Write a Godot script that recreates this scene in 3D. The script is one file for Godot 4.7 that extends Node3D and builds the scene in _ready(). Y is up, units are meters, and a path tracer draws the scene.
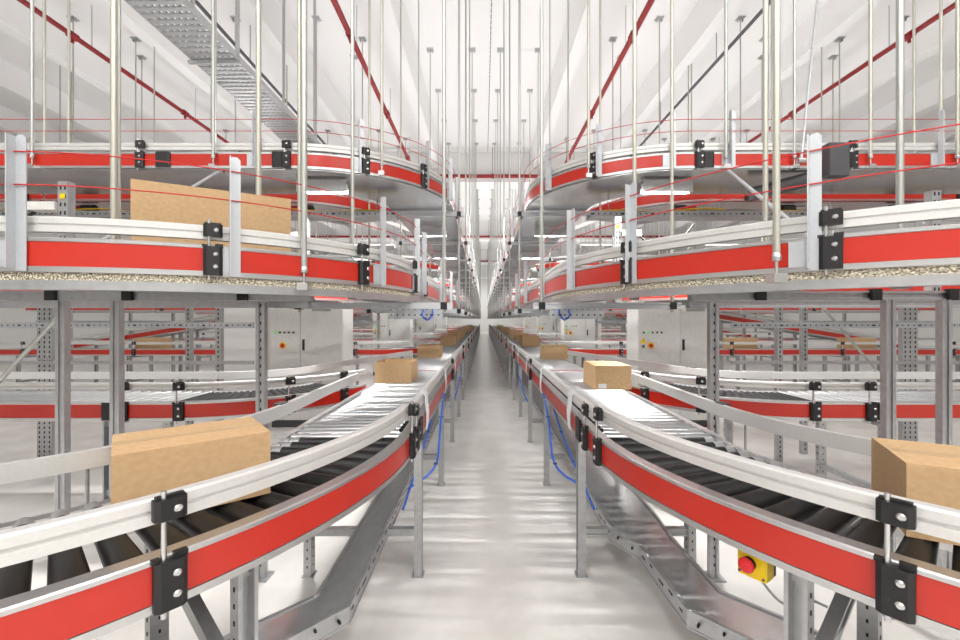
extends Node3D
# A hall of roller conveyors on three levels, mirrored about an aisle. Plan coordinates are (X, D): X from the aisle centre, D = depth = -z.

const FPX := 430.0
const VPX := 483.5
const VPY := 319.5
const CAM := Vector3(-0.095, 1.5, 0.0)
const CEIL := 8.0
const PERIOD := 5.5
const ORD := ["first", "second", "third", "fourth", "fifth", "sixth", "seventh", "eighth", "ninth", "tenth", "eleventh", "twelfth", "thirteenth", "fourteenth", "fifteenth", "sixteenth", "seventeenth", "eighteenth", "nineteenth", "twentieth", "twenty-first", "twenty-second", "twenty-third", "twenty-fourth", "twenty-fifth", "twenty-sixth"]

var M := {}
var cache := {}
var taken := {}
var rng := RandomNumberGenerator.new()

# ---------------------------------------------------------------- mesh building
class MB:
	var v := PackedVector3Array()
	var n := PackedVector3Array()
	var ix := PackedInt32Array()
	# corners run clockwise as seen from the front
	func quad(a: Vector3, b: Vector3, c: Vector3, d: Vector3, na: Vector3, nb: Vector3, nc: Vector3, nd: Vector3) -> void:
		var k := v.size()
		v.append(a); v.append(b); v.append(c); v.append(d)
		n.append(na); n.append(nb); n.append(nc); n.append(nd)
		for i in [0, 1, 2, 0, 2, 3]:
			ix.append(k + i)
	func flat(a: Vector3, b: Vector3, c: Vector3, d: Vector3) -> void:
		var q := (c - a).cross(b - a)
		if q.length() < 1e-12:
			q = (d - a).cross(c - a)
		q = q.normalized()
		quad(a, b, c, d, q, q, q, q)
	func tri(a: Vector3, b: Vector3, c: Vector3) -> void:
		var k := v.size()
		var q := (c - a).cross(b - a).normalized()
		for p in [a, b, c]:
			v.append(p); n.append(q)
		for i in 3:
			ix.append(k + i)
	func box(c: Vector3, s: Vector3, b := Basis.IDENTITY, ch := 0.0) -> void:
		# an extruded rectangle along local y, with chamfered vertical edges when ch > 0
		var hx := s.x * 0.5
		var hz := s.z * 0.5
		var pr := PackedVector2Array()
		if ch > 0.0:
			pr = PackedVector2Array([Vector2(-hx + ch, -hz), Vector2(hx - ch, -hz), Vector2(hx, -hz + ch), Vector2(hx, hz - ch), Vector2(hx - ch, hz), Vector2(-hx + ch, hz), Vector2(-hx, hz - ch), Vector2(-hx, -hz + ch)])
		else:
			pr = PackedVector2Array([Vector2(-hx, -hz), Vector2(hx, -hz), Vector2(hx, hz), Vector2(-hx, hz)])
		prism(c, b, pr, -s.y * 0.5, s.y * 0.5)
	func prism(c: Vector3, b: Basis, pr: PackedVector2Array, y0: float, y1: float) -> void:
		# polygon in local (x, z), extruded along local y
		var area := 0.0
		for i in pr.size():
			var p := pr[i]
			var q := pr[(i + 1) % pr.size()]
			area += p.x * q.y - q.x * p.y
		var mir := b.determinant() < 0.0
		if (area < 0.0) != mir:
			pr = pr.duplicate()
			pr.reverse()
		var m := pr.size()
		for i in m:
			var p := pr[i]
			var q := pr[(i + 1) % m]
			flat(c + b * Vector3(p.x, y0, p.y), c + b * Vector3(q.x, y0, q.y), c + b * Vector3(q.x, y1, q.y), c + b * Vector3(p.x, y1, p.y))
		var t := Geometry2D.triangulate_polygon(pr)
		for i in range(0, t.size(), 3):
			var a := pr[t[i]]
			var bb := pr[t[i + 1]]
			var cc := pr[t[i + 2]]
			if ((bb - a).cross(cc - a) < 0.0) != mir:
				var sw := bb
				bb = cc
				cc = sw
			tri(c + b * Vector3(a.x, y1, a.y), c + b * Vector3(bb.x, y1, bb.y), c + b * Vector3(cc.x, y1, cc.y))
			tri(c + b * Vector3(a.x, y0, a.y), c + b * Vector3(cc.x, y0, cc.y), c + b * Vector3(bb.x, y0, bb.y))
	func cyl(a: Vector3, b: Vector3, ra: float, rb: float, sides := 10, caps := true) -> void:
		var t := (b - a).normalized()
		var u := t.cross(Vector3.UP)
		if u.length() < 0.01:
			u = Vector3.RIGHT
		u = u.normalized()
		var w := u.cross(t).normalized()
		for i in sides:
			var p := TAU * i / sides
			var q := TAU * (i + 1) / sides
			var np := u * cos(p) + w * sin(p)
			var nq := u * cos(q) + w * sin(q)
			quad(a + np * ra, a + nq * ra, b + nq * rb, b + np * rb, np, nq, nq, np)
			if caps:
				tri(a, a + nq * ra, a + np * ra)
				tri(b, b + np * rb, b + nq * rb)
	func tube(path: PackedVector3Array, r: float, sides := 8) -> void:
		var pr := PackedVector2Array()
		for i in sides:
			pr.append(Vector2(cos(TAU * i / sides), sin(TAU * i / sides)) * r)
		sweep(path, pr, true)
	# sweep a profile (x = right of travel, y = up) along a path
	func sweep(path: PackedVector3Array, prof: PackedVector2Array, smooth := false, caps := true) -> void:
		var area := 0.0
		var m := prof.size()
		for i in m:
			var p := prof[i]
			var q := prof[(i + 1) % m]
			area += p.x * q.y - q.x * p.y
		var pr := prof.duplicate()
		if area < 0.0:
			pr.reverse()
		var k := path.size()
		var segr := []
		var segu := []
		for i in k - 1:
			var t := (path[i + 1] - path[i]).normalized()
			var r := t.cross(Vector3.UP)
			if r.length() < 0.02:
				r = segr[i - 1] if i > 0 else Vector3.RIGHT
			r = r.normalized()
			segr.append(r)
			segu.append(r.cross(t).normalized())
		var pr_r := []
		var pr_u := []
		for i in k:
			var i0 := maxi(i - 1, 0)
			var i1 := mini(i, k - 2)
			var r: Vector3 = (segr[i0] + segr[i1])
			var u: Vector3 = (segu[i0] + segu[i1]).normalized()
			var l := r.length() * 0.5
			r = r.normalized() / maxf(l, 0.3)
			pr_r.append(r)
			pr_u.append(u)
		for i in k - 1:
			var sharp: bool = segr[i].dot(pr_r[i].normalized()) < 0.985 or segr[i].dot(pr_r[i + 1].normalized()) < 0.985
			for j in m:
				var p := pr[j]
				var q := pr[(j + 1) % m]
				var e := (q - p).normalized()
				var np := Vector2(e.y, -e.x)
				var nq := np
				if smooth:
					np = p.normalized()
					nq = q.normalized()
				var ra: Vector3 = segr[i] if sharp else pr_r[i].normalized()
				var rb: Vector3 = segr[i] if sharp else pr_r[i + 1].normalized()
				var ua: Vector3 = segu[i] if sharp else pr_u[i]
				var ub: Vector3 = segu[i] if sharp else pr_u[i + 1]
				quad(path[i] + pr_r[i] * p.x + pr_u[i] * p.y, path[i] + pr_r[i] * q.x + pr_u[i] * q.y, path[i + 1] + pr_r[i + 1] * q.x + pr_u[i + 1] * q.y, path[i + 1] + pr_r[i + 1] * p.x + pr_u[i + 1] * p.y,
					ra * np.x + ua * np.y, ra * nq.x + ua * nq.y, rb * nq.x + ub * nq.y, rb * np.x + ub * np.y)
		if caps:
			var t := Geometry2D.triangulate_polygon(pr)
			for i in range(0, t.size(), 3):
				var a := pr[t[i]]
				var b := pr[t[i + 1]]
				var c := pr[t[i + 2]]
				if (b - a).cross(c - a) < 0.0:
					var sw := b
					b = c
					c = sw
				var f := func(w: int, p: Vector2) -> Vector3: return path[w] + pr_r[w] * p.x + pr_u[w] * p.y
				tri(f.call(0, a), f.call(0, c), f.call(0, b))
				tri(f.call(k - 1, a), f.call(k - 1, b), f.call(k - 1, c))
	func lathe(pr: PackedVector2Array, c: Vector3, b: Basis, sides := 14) -> void:
		# profile (radius, height) turned about local y
		for i in pr.size() - 1:
			var e := (pr[i + 1] - pr[i]).normalized()
			var nn := Vector2(-e.y, e.x)
			for j in sides:
				var p := TAU * j / sides
				var q := TAU * (j + 1) / sides
				var dp := Vector3(cos(p), 0, sin(p))
				var dq := Vector3(cos(q), 0, sin(q))
				quad(c + b * (dp * pr[i].x + Vector3(0, pr[i].y, 0)), c + b * (dp * pr[i + 1].x + Vector3(0, pr[i + 1].y, 0)), c + b * (dq * pr[i + 1].x + Vector3(0, pr[i + 1].y, 0)), c + b * (dq * pr[i].x + Vector3(0, pr[i].y, 0)),
					b * (dp * nn.x + Vector3(0, nn.y, 0)), b * (dp * nn.x + Vector3(0, nn.y, 0)), b * (dq * nn.x + Vector3(0, nn.y, 0)), b * (dq * nn.x + Vector3(0, nn.y, 0)))
	func mesh(into: ArrayMesh = null) -> ArrayMesh:
		var am := into if into else ArrayMesh.new()
		var a := []
		a.resize(Mesh.ARRAY_MAX)
		a[Mesh.ARRAY_VERTEX] = v
		a[Mesh.ARRAY_NORMAL] = n
		a[Mesh.ARRAY_INDEX] = ix
		am.add_surface_from_arrays(Mesh.PRIMITIVE_TRIANGLES, a)
		return am

# ---------------------------------------------------------------- naming and parenting
func numbered(called: String) -> String:
	taken[called] = taken.get(called, -1) + 1
	return called if taken[called] == 0 else "%s_%03d" % [called, taken[called]]

func thing(called: String, label: String, category: String, at := Vector3.ZERO, group := "") -> Node3D:
	var o := Node3D.new()
	o.name = numbered(called)
	add_child(o)
	o.position = at
	o.set_meta("label", label)
	o.set_meta("category", category)
	if group:
		o.set_meta("group", group)
	return o

func struct(called: String, mb: MB, m: Material, parent: Node = self) -> MeshInstance3D:
	var o := part(parent, called, mb.mesh(), m)
	if parent == self:
		o.set_meta("kind", "structure")
	return o

# a part whose mesh is given in world coordinates (or placed by xf in world coordinates)
func part(parent: Node, called: String, me: Mesh, m: Material, xf := Transform3D.IDENTITY) -> MeshInstance3D:
	var o := MeshInstance3D.new()
	o.name = called
	o.mesh = me
	if m:
		o.material_override = m
	parent.add_child(o, true)
	var t := xf
	if parent is Node3D and parent != self:
		t = global_of(parent).affine_inverse() * xf
	o.transform = t
	return o

func global_of(o: Node) -> Transform3D:
	var t := Transform3D.IDENTITY
	while o != self and o is Node3D:
		t = (o as Node3D).transform * t
		o = o.get_parent()
	return t

func copy(o: Node3D, shift: Vector3, label: String) -> Node3D:
	var c: Node3D = o.duplicate()
	var base := String(o.name)
	if base.length() > 4 and base.substr(base.length() - 4, 1) == "_" and base.substr(base.length() - 3).is_valid_int():
		base = base.substr(0, base.length() - 4)
	c.name = numbered(base)
	add_child(c)
	c.position = o.position + shift
	c.set_meta("label", label)
	return c

# ---------------------------------------------------------------- materials
func noise_tex(freq: float, lo: Color, hi: Color, size := 256, seed_ := 1, oct := 4, ratio := 1.0) -> ImageTexture:
	var f := FastNoiseLite.new()
	f.seed = seed_
	f.frequency = freq
	f.fractal_octaves = oct
	var src := f.get_seamless_image(size, size)
	var im := Image.create(size, size, false, Image.FORMAT_RGB8)
	for y in size:
		for x in size:
			var t := src.get_pixel(x, y).r
			t = clampf((t - 0.5) * ratio + 0.5, 0.0, 1.0)
			im.set_pixel(x, y, lo.lerp(hi, t))
	return ImageTexture.create_from_image(im)

func mat(c: Color, rough: float, metal := 0.0, tex: Texture2D = null, scale := 1.0, rtex: Texture2D = null) -> StandardMaterial3D:
	var m := StandardMaterial3D.new()
	m.albedo_color = c
	m.roughness = rough
	m.metallic = metal
	if tex:
		m.albedo_texture = tex
		m.uv1_triplanar = true
		m.uv1_world_triplanar = true
		m.uv1_scale = Vector3.ONE * scale
	if rtex:
		m.roughness_texture = rtex
	return m

func glow(c: Color, e: float) -> StandardMaterial3D:
	var m := mat(c, 0.5)
	m.emission_enabled = true
	m.emission = c
	m.emission_energy_multiplier = e
	return m

func make_materials() -> void:
	var w := Color.WHITE
	var galv := noise_tex(0.03, Color(0.93, 0.93, 0.93), w, 256, 3, 4, 1.3)
	var brushed := noise_tex(0.08, Color(0.965, 0.965, 0.965), w, 256, 5, 3, 1.4)
	var conc := noise_tex(0.012, Color(0.93, 0.925, 0.92), w, 512, 9, 5, 1.5)
	var card := noise_tex(0.05, Color(0.93, 0.91, 0.88), w, 256, 11, 4, 1.2)
	var grit := noise_tex(0.25, Color(0.36, 0.34, 0.29), Color(1, 0.985, 0.93), 256, 13, 2, 3.2)
	M.galv = mat(Color(0.74, 0.745, 0.75), 0.36, 0.7, galv, 3.0)
	M.sheet = mat(Color(0.80, 0.805, 0.81), 0.22, 0.85, galv, 1.5)
	M.alu = mat(Color(0.80, 0.80, 0.80), 0.30, 0.85, brushed, 4.0)
	M.rail = mat(Color(0.88, 0.878, 0.868), 0.38, 0.3, brushed, 4.0)
	M.steel = mat(Color(0.83, 0.83, 0.83), 0.25, 0.9, brushed, 6.0)
	M.roller = mat(Color(0.77, 0.775, 0.78), 0.3, 0.72, brushed, 6.0)
	M.rubber = mat(Color(0.075, 0.073, 0.075), 0.45, 0.0)
	M.black = mat(Color(0.10, 0.10, 0.105), 0.5)
	M.red = mat(Color(0.765, 0.18, 0.125), 0.28, 0.0)
	M.gear_paint = mat(Color(0.68, 0.12, 0.13), 0.45)
	M.wire = mat(Color(0.78, 0.14, 0.15), 0.5)
	M.pipe = mat(Color(0.56, 0.07, 0.09), 0.45)
	M.zinc = mat(Color(0.80, 0.815, 0.83), 0.42, 0.4, brushed, 3.0)
	M.rod = mat(Color(0.73, 0.74, 0.72), 0.36, 0.6)
	M.rod_gold = mat(Color(0.75, 0.745, 0.70), 0.38, 0.5)
	M.cabinet = mat(Color(0.88, 0.88, 0.865), 0.5, 0.0, brushed, 0.7)
	M.panel_white = mat(Color(0.94, 0.94, 0.93), 0.5)
	M.plinth = mat(Color(0.30, 0.30, 0.31), 0.6)
	M.grille = mat(Color(0.68, 0.68, 0.68), 0.6)
	M.card = mat(Color(0.81, 0.68, 0.52), 0.85, 0.0, card, 3.0)
	M.tape = mat(Color(0.78, 0.66, 0.50), 0.35)
	M.paper = mat(Color(0.93, 0.93, 0.92), 0.7)
	M.floor = mat(Color(0.92, 0.91, 0.895), 0.30, 0.0, conc, 0.35)
	M.ceiling = mat(Color(0.94, 0.935, 0.935), 0.85)
	M.wall = mat(Color(0.92, 0.92, 0.91), 0.8)
	M.beam_line = mat(Color(0.35, 0.35, 0.37), 0.6)
	M.grit = mat(Color(1.0, 0.985, 0.95), 0.8, 0.0, grit, 1.7)
	M.hole = mat(Color(0.12, 0.12, 0.13), 0.8)
	M.yellow = mat(Color(0.95, 0.80, 0.05), 0.45)
	M.button = mat(Color(0.82, 0.12, 0.16), 0.4)
	M.blue = mat(Color(0.20, 0.42, 0.86), 0.4)
	M.green = glow(Color(0.25, 0.85, 0.35), 0.6)
	M.cable = mat(Color(0.62, 0.63, 0.64), 0.5)
	M.clip = mat(Color(0.93, 0.94, 0.95), 0.3)
	M.clip.rim_enabled = true
	M.tube = glow(Color(1, 0.99, 0.97), 1.5)

# ---------------------------------------------------------------- plan helpers
func w3(p: Vector2, y: float) -> Vector3:
	return Vector3(p.x, y, -p.y)

func path3(pts: PackedVector2Array, y: float) -> PackedVector3Array:
	var r := PackedVector3Array()
	for p in pts:
		r.append(w3(p, y))
	return r

# arc of a conveyor curve on side s: angle 0 is where it joins the run along the aisle, 90 degrees where it runs outwards
func arc_point(s: float, c: Vector2, r: float, a: float) -> Vector2:
	return Vector2(s * (c.x - r * cos(a)), c.y - r * sin(a))

func arc(s: float, c: Vector2, r: float, a0: float, a1: float, step := 2.5) -> PackedVector2Array:
	var out := PackedVector2Array()
	var k := maxi(2, int(ceil(absf(a1 - a0) / step)))
	for i in k + 1:
		out.append(arc_point(s, c, r, deg_to_rad(lerpf(a0, a1, float(i) / k))))
	return out

# angle at which the arc crosses photo column px
func arc_at(s: float, c: Vector2, r: float, px: float) -> float:
	var best := 0.0
	var err := 1e9
	for i in 900:
		var a := deg_to_rad(i * 0.1)
		var p := arc_point(s, c, r, a)
		if p.y < 0.3:
			continue
		var e := absf(VPX + (p.x - CAM.x) / p.y * FPX - px)
		if e < err:
			err = e
			best = a
	return rad_to_deg(best)

func offset_path(pts: PackedVector2Array, d: float) -> PackedVector2Array:
	var out := PackedVector2Array()
	for i in pts.size():
		var a := pts[maxi(i - 1, 0)]
		var b := pts[mini(i + 1, pts.size() - 1)]
		var t := (b - a).normalized()
		# right of travel in (X, D) with D = -z
		out.append(pts[i] + Vector2(t.y, -t.x) * d)
	return out

# ---------------------------------------------------------------- conveyor parts
func rail_profile(sg: float, y0: float, h := 0.065, th := 0.034) -> PackedVector2Array:
	var a := h * 0.38
	var b := h * 0.56
	var q := [Vector2(-th, y0), Vector2(0, y0), Vector2(0, y0 + a), Vector2(-0.007, y0 + a + 0.003), Vector2(-0.007, y0 + b - 0.003), Vector2(0, y0 + b), Vector2(0, y0 + h - 0.006), Vector2(-0.006, y0 + h), Vector2(-th, y0 + h)]
	var out := PackedVector2Array()
	for p in q:
		out.append(Vector2(p.x * sg, p.y))
	return out

func frame_profile(sg: float) -> PackedVector2Array:
	var q := [Vector2(-0.04, 0.015), Vector2(0.004, 0.015), Vector2(0.008, 0.011), Vector2(0.008, 0.0), Vector2(0, 0), Vector2(0, -0.097), Vector2(0.008, -0.097), Vector2(0.008, -0.118), Vector2(-0.04, -0.118)]
	var out := PackedVector2Array()
	for p in q:
		out.append(Vector2(p.x * sg, p.y))
	return out

func rect_profile(x0: float, x1: float, y0: float, y1: float) -> PackedVector2Array:
	return PackedVector2Array([Vector2(x0, y0), Vector2(x1, y0), Vector2(x1, y1), Vector2(x0, y1)])

# two side frames with red bands on a path of outer-face points; sg = +1 when the outer face is right of travel
func conveyor_frames(t: Node3D, pts: PackedVector2Array, sg: float, w: float, y: float, inner := true, outer := true, drop := 0.0) -> void:
	var p3 := path3(pts, y)
	if outer:
		var mb := MB.new()
		mb.sweep(p3, frame_profile(sg))
		var fr := part(t, "side_frame", mb.mesh(), M.alu)
		mb = MB.new()
		mb.sweep(p3, rect_profile(-0.001 * sg, 0.005 * sg, -0.0955, -0.0015))
		part(fr, "red_band", mb.mesh(), M.red)
	if inner:
		var q3 := path3(offset_path(pts, -w * sg), y - drop)
		var mb := MB.new()
		mb.sweep(q3, frame_profile(-sg))
		var fr := part(t, "side_frame", mb.mesh(), M.alu)
		mb = MB.new()
		mb.sweep(q3, rect_profile(0.001 * sg, -0.005 * sg, -0.0955, -0.0015))
		part(fr, "red_band", mb.mesh(), M.red)

func guard_rail(t: Node3D, pts: PackedVector2Array, sg: float, y0: float, y1: float, called := "guard_rail") -> MeshInstance3D:
	var mb := MB.new()
	mb.sweep(path3(pts, 0.0), rail_profile(sg, y0, y1 - y0))
	return part(t, called, mb.mesh(), M.rail)

func bolt_mesh() -> ArrayMesh:
	if not cache.has("bolt"):
		var mb := MB.new()
		mb.lathe(PackedVector2Array([Vector2(0.0, 0.008), Vector2(0.006, 0.008), Vector2(0.0095, 0.004), Vector2(0.0095, -0.002)]), Vector3.ZERO, Basis.IDENTITY, 12)
		cache.bolt = mb.mesh()
	return cache.bolt

# frame of reference on the outer face: x along the path, y up, z out of the face
func face_basis(out: Vector2) -> Basis:
	var z := Vector3(out.x, 0, -out.y).normalized()
	return Basis(Vector3.UP.cross(z), Vector3.UP, z)

func clamp_block(tall: bool) -> ArrayMesh:
	var key := "clamp_tall" if tall else "clamp_small"
	if not cache.has(key):
		var mb := MB.new()
		var w := 0.035
		var y0 := -0.066 if tall else -0.026
		var y1 := 0.054 if tall else 0.026
		# curved outer face: polygon in (x, z), extruded upwards, with a slot for the rod behind the face
		var pr := PackedVector2Array([Vector2(-w, -0.004), Vector2(w, -0.004), Vector2(w, 0.016), Vector2(w - 0.012, 0.026), Vector2(-w + 0.012, 0.026), Vector2(-w, 0.016)])
		mb.prism(Vector3.ZERO, Basis.IDENTITY, pr, y0, y1)
		if tall:
			mb.box(Vector3(0.022, y1 + 0.006, 0.006), Vector3(0.030, 0.014, 0.018))
			mb.box(Vector3(-0.030, y1 + 0.004, 0.006), Vector3(0.018, 0.010, 0.018))
		else:
			mb.box(Vector3(0, y1 + 0.003, 0.006), Vector3(0.06, 0.008, 0.016))
		cache[key] = mb.mesh()
	return cache[key]

# black clamp on the red band, rod, and small clamp on the guard rail
func rail_clamp(t: Node3D, p: Vector2, out: Vector2, y: float, rail_mid: float, below := 0.0) -> void:
	var b := face_basis(out)
	var at := w3(p, y - 0.048 + below)
	var c := part(t, "rail_clamp", clamp_block(true), M.black, Transform3D(b, at + b.z * 0.006))
	for dy in [0.022, -0.030]:
		part(c, "bolt", bolt_mesh(), M.steel, Transform3D(b * Basis(Vector3.RIGHT, PI / 2), at + b.z * 0.031 + b.x * 0.010 + Vector3(0, dy, 0)))
	var mb := MB.new()
	var ra := at + b.z * 0.015 - b.x * 0.014
	mb.cyl(Vector3(ra.x, y - 0.135, ra.z), Vector3(ra.x, rail_mid + 0.045, ra.z), 0.0065, 0.0065, 10)
	part(t, "clamp_rod", mb.mesh(), M.steel)
	var at2 := w3(p, rail_mid)
	var c2 := part(t, "rail_clamp", clamp_block(false), M.black, Transform3D(b, at2 + b.z * 0.004))
	part(c2, "bolt", bolt_mesh(), M.steel, Transform3D(b * Basis(Vector3.RIGHT, PI / 2), at2 + b.z * 0.030 + b.x * 0.012))

func joint_cover(t: Node3D, p: Vector2, out: Vector2, y: float, w := 0.075) -> void:
	var b := face_basis(out)
	var mb := MB.new()
	var pr := PackedVector2Array([Vector2(-w, -0.004), Vector2(w, -0.004), Vector2(w, 0.008), Vector2(w - 0.012, 0.014), Vector2(-w + 0.012, 0.014), Vector2(-w, 0.008)])
	mb.prism(w3(p, y - 0.048) + b.z * 0.006, b, pr, -0.062, 0.062)
	part(t, "joint_cover", mb.mesh(), M.black)

# roller along local +x from 0 to l
func roller_mesh(l: float, r0: float, r1: float, sleeve: bool) -> ArrayMesh:
	var key := "roller %.3f %.3f %.3f %s" % [l, r0, r1, sleeve]
	if cache.has(key):
		return cache[key]
	var am := ArrayMesh.new()
	var mb := MB.new()
	if sleeve:
		var e := 0.075
		mb.cyl(Vector3(-0.02, 0, 0), Vector3(l + 0.02, 0, 0), 0.008, 0.008, 8)
		mb.cyl(Vector3.ZERO, Vector3(0.02, 0, 0), r0 * 0.8, r0 * 0.8, 14)
		mb.cyl(Vector3(0.028, 0, 0), Vector3(e, 0, 0), r0 * 0.93, r0 * 0.93, 14)
		mb.mesh(am)
		am.surface_set_material(0, M.roller)
		mb = MB.new()
		mb.cyl(Vector3(e, 0, 0), Vector3(l, 0, 0), r0, r1, 18)
		mb.mesh(am)
		am.surface_set_material(1, M.rubber)
	else:
		mb.cyl(Vector3(-0.02, 0, 0), Vector3(l + 0.02, 0, 0), 0.007, 0.007, 6)
		mb.cyl(Vector3.ZERO, Vector3(l, 0, 0), r0, r1, 12)
		mb.mesh(am)
		am.surface_set_material(0, M.roller)
	cache[key] = am
	return am

func curve_rollers(t: Node3D, s: float, c: Vector2, r: float, w: float, y: float, a0: float, a1: float, count: int) -> void:
	var l := w - 0.10
	var me := roller_mesh(l, 0.027, 0.043, true)
	for i in count:
		var a := deg_to_rad(lerpf(a0, a1, (i + 0.5) / count))
		var pi := w3(arc_point(s, c, r - w + 0.05, a), y - 0.030)
		var po := w3(arc_point(s, c, r - 0.05, a), y - 0.047)
		var x := (po - pi).normalized()
		var z := x.cross(Vector3.UP).normalized()
		part(t, "roller", me, null, Transform3D(Basis(x, z.cross(x), z), pi))

func straight_rollers(t: Node3D, a: Vector2, b: Vector2, inward: Vector2, w: float, y: float, pitch: float, sleeve := false, rad := 0.025, stuff := false) -> void:
	# a, b: ends of the outer face; inward: unit vector across the conveyor
	var n := int(floor((b - a).length() / pitch))
	var me := roller_mesh(w - 0.10, rad, rad, sleeve)
	var x := Vector3(inward.x, 0, -inward.y)
	var z := x.cross(Vector3.UP).normalized()
	var bs := Basis(x, z.cross(x), z)
	var st := MB.new()
	for i in n:
		var p := a.lerp(b, (i + 0.5) / n) + inward * 0.05
		var at := w3(p, y - rad - 0.004)
		if stuff:
			st.cyl(at, at + x * (w - 0.10), rad, rad, 8, false)
		else:
			part(t, "roller", me, null, Transform3D(bs, at))
	if stuff:
		var o := part(t, "rollers", st.mesh(), M.roller)
		o.set_meta("kind", "stuff")

func leg_profile() -> PackedVector2Array:
	# open C section, 45 x 60 mm
	return PackedVector2Array([Vector2(-0.022, -0.03), Vector2(0.022, -0.03), Vector2(0.022, -0.018), Vector2(-0.016, -0.018), Vector2(-0.016, 0.018), Vector2(0.022, 0.018), Vector2(0.022, 0.03), Vector2(-0.022, 0.03)])

func post_mesh(h: float, holes: bool) -> Array:
	var key := "post %.3f" % h
	if not cache.has(key):
		var mb := MB.new()
		mb.prism(Vector3.ZERO, Basis.IDENTITY, leg_profile(), 0.0, h)
		mb.box(Vector3(0, 0.003, 0), Vector3(0.066, 0.006, 0.072))
		var hb := MB.new()
		var n := int(h / 0.05)
		for i in n:
			hb.box(Vector3(-0.0225, 0.06 + i * 0.05, 0), Vector3(0.002, 0.013, 0.007), Basis.IDENTITY, 0.0)
			hb.box(Vector3(0.0, 0.06 + i * 0.05, 0.0305), Vector3(0.007, 0.014, 0.002))
			hb.box(Vector3(0.0, 0.06 + i * 0.05, -0.0305), Vector3(0.007, 0.014, 0.002))
		cache[key] = [mb.mesh(), hb.mesh()]
	return cache[key]

func add_post(t: Node3D, p: Vector2, y0: float, h: float, out: Vector2, holes := true, called := "leg") -> void:
	var b := face_basis(out)
	var m := post_mesh(h, holes)
	var xf := Transform3D(Basis(b.z, Vector3.UP, -b.x), w3(p, y0))
	var o := part(t, called, m[0], M.galv, xf)
	if holes:
		var q := part(o, "slots", m[1], M.hole, xf)
		q.set_meta("kind", "stuff")

func bar(t: Node3D, a: Vector3, b: Vector3, w: float, h: float, m: Material, called := "crossbar") -> MeshInstance3D:
	var mb := MB.new()
	mb.sweep(PackedVector3Array([a, b]), PackedVector2Array([Vector2(-w / 2, -h / 2), Vector2(w / 2, -h / 2), Vector2(w / 2, -h * 0.28), Vector2(w * 0.30, -h * 0.22), Vector2(w * 0.30, h * 0.22), Vector2(w / 2, h * 0.28), Vector2(w / 2, h / 2), Vector2(-w / 2, h / 2)]))
	return part(t, called, mb.mesh(), m)

# legs under a conveyor: outer and inner post with cross members
func leg_frame(t: Node3D, po: Vector2, pin: Vector2, y: float, brace := false, plain := false) -> void:
	var d := (po - pin).normalized()
	add_post(t, po, 0.0, y - 0.118, d, not plain)
	add_post(t, pin, 0.0, y - 0.118, -d)
	bar(t, w3(po, 0.255), w3(pin, 0.255), 0.04, 0.042, M.galv)
	bar(t, w3(po, y - 0.15), w3(pin, y - 0.15), 0.04, 0.042, M.galv)
	if brace:
		bar(t, w3(po, 0.36), w3(pin, y - 0.20), 0.04, 0.045, M.galv, "brace")

# white guard post that carries the red wires
func guard_post(t: Node3D, p: Vector2, out: Vector2, y: float, up := 0.41, wide := 0.042) -> void:
	var b := face_basis(out)
	var key := "guard_post %.3f %.3f" % [up, wide]
	if not cache.has(key):
		var mb := MB.new()
		var pr := PackedVector2Array([Vector2(-wide / 2, -0.115), Vector2(wide / 2, -0.115), Vector2(wide / 2, up - 0.012), Vector2(wide / 2 - 0.012, up), Vector2(-wide / 2 + 0.012, up), Vector2(-wide / 2, up - 0.012)])
		# plate facing outwards (polygon in x, y), folded flange behind it
		var rot := Basis(Vector3.RIGHT, Vector3(0, 0, 1), Vector3(0, 1, 0))
		mb.prism(Vector3.ZERO, rot, pr, 0.010, 0.014)
		mb.box(Vector3(-wide / 2 + 0.002, (up - 0.115) / 2, 0.030), Vector3(0.004, up + 0.10, 0.036))
		mb.box(Vector3(-wide / 2 - 0.03, -0.05, 0.009), Vector3(0.06, 0.10, 0.004))
		cache[key] = mb.mesh()
	part(t, "guard_post", cache[key], M.zinc, Transform3D(b, w3(p, y)))

func wire_thing(pts: PackedVector2Array, sg: float, y: float, label: String, group: String, heights: Array) -> void:
	var t := thing("safety_wire", label, "wire", w3(pts[0], y), group)
	for dy in heights:
		var mb := MB.new()
		mb.tube(path3(offset_path(pts, 0.02 * sg), y + dy), 0.0028, 5)
		part(t, "wire_strand", mb.mesh(), M.wire)

# ---------------------------------------------------------------- sections
func side_name(s: float) -> String:
	return "emergency-stop side" if s > 0.0 else "cable-ladder side"

const W := 0.68
const Y1 := 0.90
const Y2 := 1.80
const Y3 := 2.85

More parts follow.
